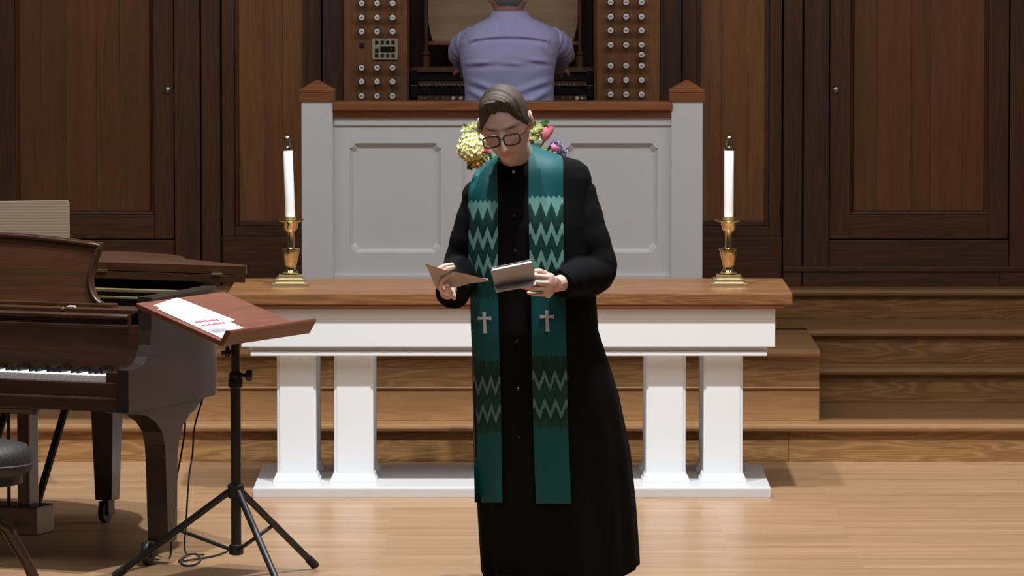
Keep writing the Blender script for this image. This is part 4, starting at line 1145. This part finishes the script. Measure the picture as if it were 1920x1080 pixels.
def build_minister():
    D = 20.0; root_loc = Vector((X(1000, D), 0.0, 0.0))
    P = thing('person', 'person in a black robe and teal stole reading from papers, head bowed', 'person', root_loc)
    # head frame
    H = Matrix.Translation(W(949, 238, 19.88)) @ Matrix.Rotation(math.radians(-10), 4, 'Z') @ Matrix.Rotation(math.radians(-8), 4, 'Y') @ Matrix.Rotation(math.radians(21), 4, 'X') @ Matrix.Scale(1.13, 4)
    mb = MB(); head_mesh(mb, H)
    neck0 = H @ Vector((0, 0.035, -0.06)); neck1 = W(978, 322, 20.02)
    mb.tube([H @ Vector((0, 0.03, -0.02)), neck0, neck0.lerp(neck1, 0.5), neck1, neck1-Vector((0, 0, 0.06))], [0.055, 0.058, 0.060, 0.066, 0.07], 24)
    # hidden trunk, arms, legs keep the figure whole
    tr = []
    for yy, a, b_, yf, yb in ((362, 910, 1070, -0.05, 0.10), (420, 905, 1085, -0.09, 0.11), (540, 915, 1085, -0.09, 0.10), (640, 910, 1095, -0.10, 0.11)):
        z = Z(yy, D); tr.append(ring(X(a, D), X(b_, D), yf, yb, z, 24))
    mb.loft(tr[::-1])
    for sx, fx in ((950, 948), (1050, 1060)):
        mb.tube([W(sx, 630, D), W((sx+fx)/2, 840, D), Vector((X(fx, D), 0.03, 0.09)), Vector((X(fx, D), -0.02, 0.05))], [0.085, 0.058, 0.042, 0.042], 16)
    shl, shr = W(905, 370, 20.02), W(1072, 358, 20.02)
    ell, elr = W(866, 500, 20.03), W(1122, 512, 19.98)
    wrl, wrr = W(838, 548, 19.74), W(1042, 533, 19.77)
    mb.tube([shl, shl.lerp(ell, 0.5), ell, ell.lerp(wrl, 0.5), wrl], [0.048, 0.045, 0.040, 0.035, 0.028], 16)
    mb.tube([shr, shr.lerp(elr, 0.5), elr, elr.lerp(wrr, 0.5), wrr], [0.048, 0.045, 0.040, 0.035, 0.028], 16)
    hand(mb, W(842, 545, 19.70), Vector((-0.34, -0.55, 0.34)), Vector((0.72, -0.35, 0.62)), -1, ((0.75, 0.75, 0.5), (0.8, 0.8, 0.5), (0.85, 0.8, 0.5), (0.9, 0.8, 0.5)), thumb=(0.55, 0.25), k=1.0)
    hand(mb, W(1037, 534, 19.76), Vector((-0.22, -0.95, 0.02)), Vector((-0.95, 0.22, 0.06)), -1, ((1.15, 0.35, 0.2), (1.2, 0.4, 0.2), (1.25, 0.45, 0.25), (1.25, 0.5, 0.3)), thumb=(0.55, 0.55), spread=0.12, k=1.0)
    body = fuse(mb, 0.003, 1)
    tint(body, H, Vector((0,0,0)))
    body.transform(Matrix.Translation(-root_loc))
    obj('body', body, M['skin'], P)
    # hair
    def hl(a, s):
        if a < 30: return 0.082-0.008*(a/30)
        if a < 62: return 0.074-0.056*((a-30)/32)
        if a < 84: return 0.018-0.030*((a-62)/22)
        if a < 92: return -0.012+0.042*((a-84)/8)
        if a < 112: return 0.030-0.02*((a-92)/20)
        return 0.010-0.085*min(1, (a-112)/45)
    def thk(p, az):
        t = 0.005+0.013*max(0, min(1, (p.z-0.03)/0.06))
        return t+0.011*gs(p.y+0.055, 0.035)*max(0, min(1, (p.z-0.06)/0.03))*(1-0.35*max(0, min(1, (p.x-0.02)/0.04)))
    hm = hair_mesh(H, hl, thk, 3.1, comb=lambda p: (p.y*1.0+p.x*0.35)*170, strand=0.0045)
    hm.transform(Matrix.Translation(-root_loc))
    obj('hair', hm, M['hair'], P, smooth=180)
    # glasses
    g = MB(); gy = -0.121
    def lens(s): return [H @ Vector((s*(0.033+0.0255*math.copysign(abs(math.cos(a))**0.6, math.cos(a))), gy+0.010*(abs(math.cos(a)*0.0255*s+0.033)/0.06)**2, 0.004+0.0185*math.copysign(abs(math.sin(a))**0.65, math.sin(a)))) for a in [2*math.pi*k/24 for k in range(25)]]
    for s in (-1, 1): g.tube(lens(s), 0.0031, 8)
    g.tube([H @ Vector((-0.009, gy, 0.010)), H @ Vector((0, gy-0.003, 0.012)), H @ Vector((0.009, gy, 0.010))], 0.0024, 8)
    for s in (-1, 1):
        g.tube([H @ Vector((s*0.058, gy+0.008, 0.012)), H @ Vector((s*0.073, gy+0.025, 0.013)), H @ Vector((s*0.081, -0.03, 0.014)), H @ Vector((s*0.081, 0.01, 0.012)), H @ Vector((s*0.078, 0.03, -0.006))], 0.0022, 8)
    go = obj('glasses', g, M['glasses'], P, smooth=60)
    gl, nt, b = new_mat('spectacle glass'); b.inputs['Transmission Weight'].default_value = 1.0; b.inputs['Roughness'].default_value = 0.02; b.inputs['IOR'].default_value = 1.05
    for s in (-1, 1):
        L_ = lens(s)[:-1]; nv = (H.to_3x3() @ Vector((0, 1, 0))).normalized()*0.0012; n = len(L_)
        obj('lens', MB().add([p for p in L_]+[p+nv for p in L_], [tuple(range(n)), tuple(range(2*n-1, n-1, -1))]+[(i, n+i, n+(i+1) % n, (i+1) % n) for i in range(n)]), gl, go)
    # robe
    torso = []
    secs = [(288, 950, 1022, -0.04, 0.08), (294, 942, 1058, -0.05, 0.09), (301, 934, 1086, -0.065, 0.10), (313, 914, 1102, -0.082, 0.115), (332, 893, 1109, -0.09, 0.125), (368, 877, 1110, -0.105, 0.135), (420, 876, 1108, -0.13, 0.14), (500, 880, 1112, -0.14, 0.14), (560, 883, 1118, -0.14, 0.14), (620, 884, 1122, -0.146, 0.15), (680, 885, 1141, -0.142, 0.18), (740, 886, 1160, -0.135, 0.21), (850, 888, 1182, -0.124, 0.25), (950, 895, 1192, -0.116, 0.28), (1040, 901, 1198, -0.110, 0.30), (1084, 904, 1199, -0.108, 0.30)]
    for k, (yy, a, b_, yf, yb) in enumerate(secs):
        fo = 0.0 if yy < 600 else 0.028*(yy-600)/480
        torso.append(ring(X(a, D), X(b_, D), yf, yb, Z(yy, D), 120, 2.5 if yy > 330 else 2.1, fo, 0.6, 13))
    tm = MB().loft(torso[::-1])
    # hem rises a little on one side
    zh = Z(1050, D); xh = X(1135, D)
    tm.v = [(x_, y_, z_+(0.035*min(1, max(0, (x_-xh)/0.12))**2 if z_ < zh else 0)) for x_, y_, z_ in tm.v]
    tor_bvh = BVHTree.FromPolygons([Vector(p) for p in tm.v], tm.f)
    rb = MB().add(tm.v, tm.f)
    def sleeve(a, e, w, ro):
        m1 = a.lerp(e, 0.5); m2 = e.lerp(w, 0.55)
        pts = catmull([tuple(a), tuple(m1), tuple(e), tuple(m2), tuple(w)], 6); n = len(pts)
        rr = [np.interp(i/(n-1), (0, 0.25, 0.5, 0.75, 1), ro) for i in range(n)]
        rr = [r*(1+0.025*math.sin(i*1.9)) for i, r in enumerate(rr)]
        rb.tube(pts, rr, 24)
    sleeve(W(905, 368, 20.02), W(868, 502, 20.03), W(848, 550, 19.78), (0.068, 0.074, 0.073, 0.066, 0.061))
    sleeve(W(1078, 356, 20.02), W(1119, 508, 19.98), W(1050, 532, 19.80), (0.072, 0.075, 0.073, 0.062, 0.052))
    rb.ball(W(905, 366, 20.02), (0.075, 0.085, 0.062), 20, 12); rb.ball(W(1068, 338, 20.02), (0.08, 0.085, 0.066), 20, 12)
    rm = fuse(rb, 0.006, 3); rm.transform(Matrix.Translation(-root_loc))
    ro_ = obj('robe', rm, M['robe'], P)
    for yy in (322, 405, 470, 640, 730, 820):
        o0 = Vector((0, -CAM_D, CAM_H)); dr = (W(963+(yy-322)*0.02, yy, D)-o0).normalized()
        hit = tor_bvh.ray_cast(o0, dr)[0]
        if hit: obj('button', MB().ball(hit-dr*0.004, (0.006, 0.0035, 0.006), 12, 8), M['glasses'] if yy > 330 else M['pewter'], ro_, smooth=180)
    # collar band
    cb = MB()
    crings = [[tuple(H @ Vector((0,0,0)) if False else Vector(p)) for p in ring(X(a, D), X(b_, D), yf, yb, Z(yy, D), 40, 2.1)] for yy, a, b_, yf, yb in ((326, 930, 1018, -0.08, 0.10), (312, 936, 1010, -0.072, 0.09), (300, 939, 1006, -0.066, 0.088))]
    obj('collar', cb.loft(crings), M['robe'], ro_, smooth=60)
    # stole: two hanging ends joined round the back of the neck
    o0 = Vector((0, -CAM_D, CAM_H))
    allb = BVHTree.FromPolygons([v.co+root_loc for v in rm.vertices], [p.vertices for p in rm.polygons])
    def strip(keys, dv, top_rows, zig=0):
        ys = list(np.arange(keys[0][0], keys[-1][0]+1, 4.0)); rows = []; uvs = []; nu = 9
        for (pin, pout, yv) in top_rows:
            rows.append([pin.lerp(pout, i/(nu-1)) for i in range(nu)]); uvs.append([(i/(nu-1), yv/1000) for i in range(nu)])
        K = np.array(keys, float)
        for yy in ys:
            li, lo_ = np.interp(yy, K[:, 0], K[:, 1]), np.interp(yy, K[:, 0], K[:, 2]); si, so = np.interp(yy, K[:, 0], K[:, 3]), np.interp(yy, K[:, 0], K[:, 4])
            r = []
            for i in range(nu):
                t = i/(nu-1); px, py = li+(lo_-li)*t, yy+si+(so-si)*t
                d = (W(px, py, D)-o0).normalized()
                hit = tor_bvh.ray_cast(o0, d)[0]
                if yy < 400:
                    h2 = allb.ray_cast(o0, d)[0]
                    if h2 is not None and (hit is None or (h2-o0).length < (hit-o0).length): hit = h2
                if hit is None: hit = W(px, py, 20.0-0.03)
                fold = 0.004*math.sin(t*math.pi*2+yy*0.012)
                r.append(hit-d*(0.012+fold))
            rows.append(r); uvs.append([(i/(nu-1), (yy-dv)/1000) for i in range(nu)])
        # smooth depth along the length
        R = np.array([[tuple(p) for p in r] for r in rows]); n0 = len(top_rows)
        for _ in range(6):
            R[n0+1:-1] = 0.25*R[n0:-2]+0.5*R[n0+1:-1]+0.25*R[n0+2:]
        for _ in range(4):
            R[2:n0+12] = 0.25*R[1:n0+11]+0.5*R[2:n0+12]+0.25*R[3:n0+13]
        return R, uvs
    # wearer's two ends, seen from the front
    bk = lambda x_, y_, dd: W(x_, y_, dd)
    keysR = [(300, 991, 1056, -6, -2), (330, 991, 1056, 0, 0), (372, 991, 1056, 0, 0), (500, 993, 1057, 0, 0), (560, 996, 1060, 0, 0), (700, 998, 1063, 0, 0), (800, 1000, 1065, 0, 0), (890, 1003, 1069, 0, 0), (944, 1005, 1071, 0, 0)]
    topR = [(bk(968, 270, 20.17), bk(972, 318, 20.19), 240), (bk(983, 262, 20.14), bk(1010, 300, 20.17), 248), (bk(992, 258, 20.09), bk(1036, 276, 20.11), 256), (bk(993, 262, 20.02), bk(1050, 281, 20.03), 268), (bk(992, 276, 19.95), bk(1055, 290, 19.94), 282)]
    keysL = [(322, 932, 886, -12, 12), (345, 933, 880, -2, 4), (372, 933, 877, 0, 0), (450, 934, 876, 0, 0), (540, 934, 881, 0, 0), (620, 935, 883, 0, 0), (700, 938, 887, 0, 0), (800, 940, 888, 0, 0), (890, 941, 889, 0, 0), (944, 942, 890, 0, 0)]
    topL = [(bk(968, 270, 20.17), bk(972, 318, 20.19), 240), (bk(950, 270, 20.14), bk(930, 305, 20.17), 250), (bk(938, 276, 20.09), bk(905, 298, 20.11), 262), (bk(932, 286, 20.02), bk(893, 312, 20.03), 280), (bk(931, 298, 19.95), bk(887, 325, 19.95), 300)]
    st = MB(); uvl = []
    sm_all = MB()
    for keys, dv, tops in ((keysR, 0.0, topR), (keysL, 9.0, topL)):
        R, uvs = strip(keys, dv, tops)
        g = MB().grid([[Vector(p) for p in r] for r in R]); flat = [q for r in uvs for q in r]; n0 = len(g.v)
        back = [Vector(p)+Vector((0, 0.004, -0.001)) for p in g.v]
        f2 = [tuple(reversed([i+n0 for i in f])) for f in g.f]
        nu = 9; nr = len(R); edge = []
        for j in range(nr-1):
            for i in (0, nu-1):
                a, b_ = j*nu+i, (j+1)*nu+i; edge.append((a, b_, b_+n0, a+n0))
        for i in range(nu-1):
            for j in (0, nr-1):
                a, b_ = j*nu+i, j*nu+i+1; edge.append((a, b_, b_+n0, a+n0))
        sm_all.add(list(g.v)+[tuple(p) for p in back], list(g.f)+f2+edge); uvl += flat+flat
    me = sm_all.mesh('stole', root_loc)
    lay = me.uv_layers.new(name='UVMap')
    for lp_ in me.loops: lay.data[lp_.index].uv = uvl[lp_.vertex_index]
    so = obj('stole', me, M['stole'], P, smooth=50)
    sb = BVHTree.FromPolygons([Vector(p) for p in sm_all.v], sm_all.f)
    for cx, cy in ((908.5, 605), (1026, 602)):
        outline = [(-3.6, -20), (3.6, -20), (3.0, -10.5), (13, -12), (13, -4.5), (3.0, -6.2), (4.0, 20), (-4.0, 20), (-3.0, -6.2), (-13, -4.5), (-13, -12), (-3.0, -10.5)]
        outline = [(a+0.04*b_, b_) for a, b_ in outline]
        pts = []
        for a, b_ in outline:
            d = (W(cx+a, cy+b_, D)-o0).normalized(); hit = sb.ray_cast(o0, d)[0] or W(cx+a, cy+b_, 19.84)
            pts.append((hit, d))
        n = len(pts)
        v = [h-d*0.0035 for h, d in pts]+[h+d*0.001 for h, d in pts]
        cro = obj('cross', MB().add(v, [tuple(range(n)), tuple(range(2*n-1, n-1, -1))]+[(i, n+i, n+(i+1) % n, (i+1) % n) for i in range(n)]), M['pewter'], so)
        tag(cro, 'silver grey embroidered cross')
    # shoes
    for fx in (948, 1060):
        c = Vector((X(fx, D), 0.04, 0.0)); m_ = MB()
        for q in ((0.10, 0.034, 0.07), (0.04, 0.036, 0.065), (-0.04, 0.042, 0.05), (-0.11, 0.045, 0.04), (-0.165, 0.036, 0.032), (-0.185, 0.02, 0.025)): pass
        m_.loft([ring(c.x-w, c.x+w, 0, 0, 0, 20) if False else [(c.x+w*math.cos(2*math.pi*i/20), c.y+yy, max(0.0, h*0.5+h*0.55*math.sin(2*math.pi*i/20))) for i in range(20)] for yy, w, h in ((0.12, 0.025, 0.06), (0.09, 0.035, 0.085), (0.02, 0.037, 0.08), (-0.06, 0.044, 0.06), (-0.12, 0.044, 0.048), (-0.165, 0.034, 0.04), (-0.185, 0.018, 0.03))])
        obj('shoe', m_, M['shoe'], P, smooth=50)
    # things held
    bl = MB(); A = [W(921, 507, 19.50), W(998, 491, 19.52), W(1004, 523, 19.60), W(927, 536, 19.58)]
    nrm_ = (A[1]-A[0]).cross(A[3]-A[0]).normalized()
    if nrm_.y > 0: nrm_ = -nrm_
    bk_ = thing('booklet', 'small grey booklet held in the hand above the altar', 'booklet', A[3])
    def slabq(q, d0, d1): 
        v = [p+nrm_*d0 for p in q]+[p+nrm_*d1 for p in q]
        return MB().add(v, [(0,1,2,3), (7,6,5,4), (0,4,5,1), (1,5,6,2), (2,6,7,3), (3,7,4,0)])
    obj('cover', slabq(A, 0.0, 0.002), M['booklet'], bk_)
    ins = [A[0].lerp(A[2], 0.02), A[1].lerp(A[3], 0.02), A[2].lerp(A[0], 0.02), A[3].lerp(A[1], 0.02)]
    obj('pages', slabq(ins, -0.009, 0.0), M['bulletin_page'], bk_)
    low = [A[3], A[2], A[2]+Vector((0, -0.03, -0.018)), A[3]+Vector((0.006, -0.03, -0.018))]
    obj('folded_leaf', MB().add([p for p in low]+[p+Vector((0, 0.006, -0.004)) for p in low], [(0,1,2,3), (7,6,5,4), (0,4,5,1), (1,5,6,2), (2,6,7,3), (3,7,4,0)]), M['booklet'], bk_)
    obj('back_cover', slabq(A, -0.012, -0.009), M['black'], bk_)
    pg = thing('paper_sheet', 'cream sheet held out in the hand beside the booklet', 'paper', W(850, 525, 19.55))
    rows = []
    for j in range(9):
        t = j/8
        x_up = np.interp(t, (0, 0.3, 0.6, 1), (797, 836, 872, 915)); y_up = np.interp(t, (0, 0.3, 0.6, 1), (494, 507, 513, 524))
        x_lo = np.interp(t, (0, 0.3, 0.6, 1), (812, 848, 880, 916)); y_lo = np.interp(t, (0, 0.3, 0.6, 1), (528, 541, 531, 527))
        a, b_ = W(x_up, y_up, 19.52+0.12*t), W(x_lo, y_lo, 19.60+0.06*t)
        rows.append([a.lerp(b_, i/6)+Vector((0, 0, 0.004*math.sin(i/6*math.pi))) for i in range(7)])
    g = MB().grid(rows); n0 = len(g.v); g.v += [tuple(Vector(p)+Vector((0, 0.0006, -0.0008))) for p in g.v]; g.f += [tuple(reversed([i+n0 for i in f])) for f in list(g.f)]
    obj('sheet', g, M['bulletin'], pg, smooth=180)
M['bulletin_page'] = plain('page edges', (0.62, 0.60, 0.60), rough=0.7)
build_minister()

# ---- the organist
M['skin2'] = skin_mat('ruddy skin', (0.42, 0.22, 0.16, 1))
M['grey_hair'] = plain('short grey hair', (0.11, 0.12, 0.115), rough=0.6, var=0.3, bscale=70)
M['shirt'] = plain('lavender shirt cloth', (0.40, 0.40, 0.70), rough=0.75, bump=0.12, bscale=220, var=0.04, sheen=0.1)
M['trouser'] = plain('dark trousers', (0.02, 0.02, 0.024), rough=0.8)
def build_organist():
    D = 25.35; c = Vector((X(955, D), D-20, Z3))
    P = thing('person', 'person in a lavender shirt seated at the organ, seen from behind', 'person', c)
    H = Matrix.Translation(W(953, -3, D+0.05)) @ Matrix.Rotation(math.pi, 4, 'Z') @ Matrix.Rotation(math.radians(14), 4, 'X') @ Matrix.Scale(1.06, 4)
    mb = MB(); head_mesh(mb, H, 90, 60)
    nb = W(955, 48, D+0.01)
    mb.tube([H @ Vector((0, -0.01, -0.03)), H @ Vector((0, -0.012, -0.09)), nb+Vector((0, 0.03, 0)), nb-Vector((0,-0.01,0.08))], [0.052, 0.052, 0.060, 0.075], 20)
    tr = [ring(X(a, D), X(b_, D), yf+D-20, yb+D-20, Z(yy, D), 24) for yy, a, b_, yf, yb in ((62, 890, 1030, -0.07, 0.10), (110, 880, 1035, -0.10, 0.12), (180, 885, 1028, -0.10, 0.13), (300, 885, 1028, -0.10, 0.14), (345, 890, 1024, -0.08, 0.14))]
    mb.loft(tr[::-1])
    seat_z = Z(345, D)
    for s, hx in ((-1, 918), (1, 995)):
        hip = W(hx, 325, D+0.05); knee = hip+Vector((s*0.06, 0.42, -0.02)); ank = Vector((knee.x, knee.y+0.0, Z3+0.12))
        mb.tube([hip, hip.lerp(knee, 0.5), knee, knee.lerp(ank, 0.5), ank, ank+Vector((0, 0.12, -0.05))], [0.085, 0.075, 0.058, 0.055, 0.04, 0.035], 14)
        sh = W(885 if s < 0 else 1036, 78, D+0.01); el = W(856 if s < 0 else 1062, 104, D+0.16); wr = W(872 if s < 0 else 1046, 128, D+0.42)
        mb.tube([sh, sh.lerp(el, 0.5), el, el.lerp(wr, 0.5), wr], [0.05, 0.045, 0.04, 0.034, 0.027], 14)
        hand(mb, wr, Vector((-0.1*s, 1, -0.05)), Vector((0, 0, -1)), 1 if s < 0 else -1, (0.25, 0.35, 0.3), k=0.95)
    body = fuse(mb, 0.005, 1); tint(body, H, Vector((0,0,0))); body.transform(Matrix.Translation(-c))
    obj('body', body, M['skin2'], P)
    def hl(a, s):
        if a < 40: return 0.07
        if a < 80: return 0.07-0.07*(a-40)/40
        if a < 112: return 0.0+0.02*(1-abs(a-96)/16)
        return 0.0-0.052*min(1, (a-112)/30)
    hm = hair_mesh(H, hl, lambda p, az: 0.007+0.006*max(0, p.z/0.12), 8.2, 140, 90, 0.002); hm.transform(Matrix.Translation(-c))
    obj('hair', hm, M['grey_hair'], P, smooth=180)
    # shirt
    sb = MB()
    secs = [(24, 926, 986, -0.065, 0.06), (34, 915, 998, -0.085, 0.085), (44, 893, 1022, -0.10, 0.10), (58, 872, 1046, -0.118, 0.12), (78, 862, 1052, -0.135, 0.135), (105, 862, 1045, -0.145, 0.15), (130, 866, 1040, -0.143, 0.15), (160, 871, 1038, -0.135, 0.15), (185, 872, 1038, -0.138, 0.16), (205, 868, 1042, -0.150, 0.17), (300, 866, 1044, -0.15, 0.18), (350, 872, 1038, -0.13, 0.17)]
    K = np.array(secs, float); rings = []
    for yy in np.arange(24, 351, 3.0):
        a, b_, yf, yb = [np.interp(yy, K[:, 0], K[:, k]) for k in (1, 2, 3, 4)]
        rg = ring(X(a, D), X(b_, D), yf+D-20, yb+D-20, Z(yy, D), 160, 2.5)
        out = []
        for (x_, y_, z_) in rg:
            px = 960+(x_)*F_PX/D
            if y_ < D-20:           # back of the shirt: yoke, pleat and drag folds
                dpt = 0.0
                yk = 68+7*((px-955)/70)**2 if abs(px-955) < 75 else 999
                dpt += 0.010*gs(yy-yk+2, 4)-0.012*gs(yy-yk-4, 4)*(abs(px-955) < 70)
                dpt += 0.006*(gs(px-942, 3)+gs(px-964, 3))*(yy < 62)*(yy > 34)
                for (fx, fy, fl, ang, am, wd) in ((898, 116, 40, -0.08, 0.011, 5), (1012, 112, 32, 0.12, 0.010, 4.5), (905, 158, 40, 0.30, 0.012, 6), (1005, 158, 40, -0.30, 0.012, 6), (900, 178, 40, 0.45, 0.012, 6), (1012, 178, 40, -0.45, 0.012, 6), (1022, 90, 20, 0.9, 0.008, 5), (960, 117, 30, 0.05, 0.006, 4), (888, 70, 18, -0.7, 0.006, 5), (950, 168, 40, 0.05, 0.008, 6), (930, 190, 40, 0.2, 0.010, 6), (985, 190, 40, -0.2, 0.010, 6)):
                    u = (px-fx)*math.cos(ang)+(yy-fy)*math.sin(ang); w = -(px-fx)*math.sin(ang)+(yy-fy)*math.cos(ang)
                    dpt += am*gs(u, fl*0.7)*(gs(w, wd)-0.7*gs(w-wd*1.5, wd))
                dpt += 0.004*noise.noise(Vector((px*0.03, yy*0.05, 1.3)))
                y_ -= dpt
            out.append((x_, y_, z_))
        rings.append(out)
    sb.loft(rings[::-1])
    for s in (-1, 1):
        sh = W(890 if s < 0 else 1030, 76, D+0.0); m1 = W(868 if s < 0 else 1049, 87, D+0.07); el = W(863 if s < 0 else 1053, 104, D+0.16); wr = W(874 if s < 0 else 1044, 122, D+0.36)
        pts = catmull([tuple(sh), tuple(m1), tuple(el), tuple(wr)], 8); n = len(pts)
        rr = [np.interp(i/(n-1), (0, 0.3, 0.6, 1), (0.066, 0.060, 0.052, 0.042))*(1+0.05*math.sin(i*1.7)) for i in range(n)]
        sb.tube(pts, rr, 24)
    me = fuse(sb, 0.0045, 1); me.transform(Matrix.Translation(-c))
    so = obj('shirt', me, M['shirt'], P)
    cr = [ring(X(a, D), X(b_, D), yf+D-20, yb+D-20, Z(yy, D), 40, 2.1) for yy, a, b_, yf, yb in ((36, 916, 996, -0.088, 0.08), (24, 921, 990, -0.078, 0.072), (21, 924, 987, -0.074, 0.07))]
    obj('collar', MB().loft(cr), M['shirt'], so, smooth=60)
    tb = MB()
    for s, hx in ((-1, 918), (1, 995)):
        hip = W(hx, 325, D+0.05); knee = hip+Vector((s*0.06, 0.42, -0.02)); ank = Vector((knee.x, knee.y, Z3+0.13))
        tb.tube([hip-Vector((0, 0.05, 0)), hip, hip.lerp(knee, 0.5), knee, knee.lerp(ank, 0.5), ank], [0.09, 0.10, 0.088, 0.07, 0.066, 0.058], 16)
    tb.loft([ring(X(870, D), X(1040, D), -0.14+D-20, 0.16+D-20, Z(yy, D), 40, 2.5) for yy in (362, 330)])
    tm = fuse(tb, 0.01, 2); tm.transform(Matrix.Translation(-c)); obj('trousers', tm, M['trouser'], P)
    # ear cord of the hearing piece by the collar
    b0 = thing('organ_bench', 'oak organ bench under the seated person in lavender', 'bench', c)
    zs = Z(374, D)
    obj('bench_top', MB().box(c.x-0.5, c.x+0.5, c.y-0.16, c.y+0.20, zs-0.035, zs, 0.004), M['oak_cap'], b0)
    for s in (-1, 1):
        obj('bench_end', MB().box(c.x+s*0.45-0.02, c.x+s*0.45+0.02, c.y-0.13, c.y+0.17, Z3, zs-0.035, 0.004), M['oak_v'], b0)
build_organist()
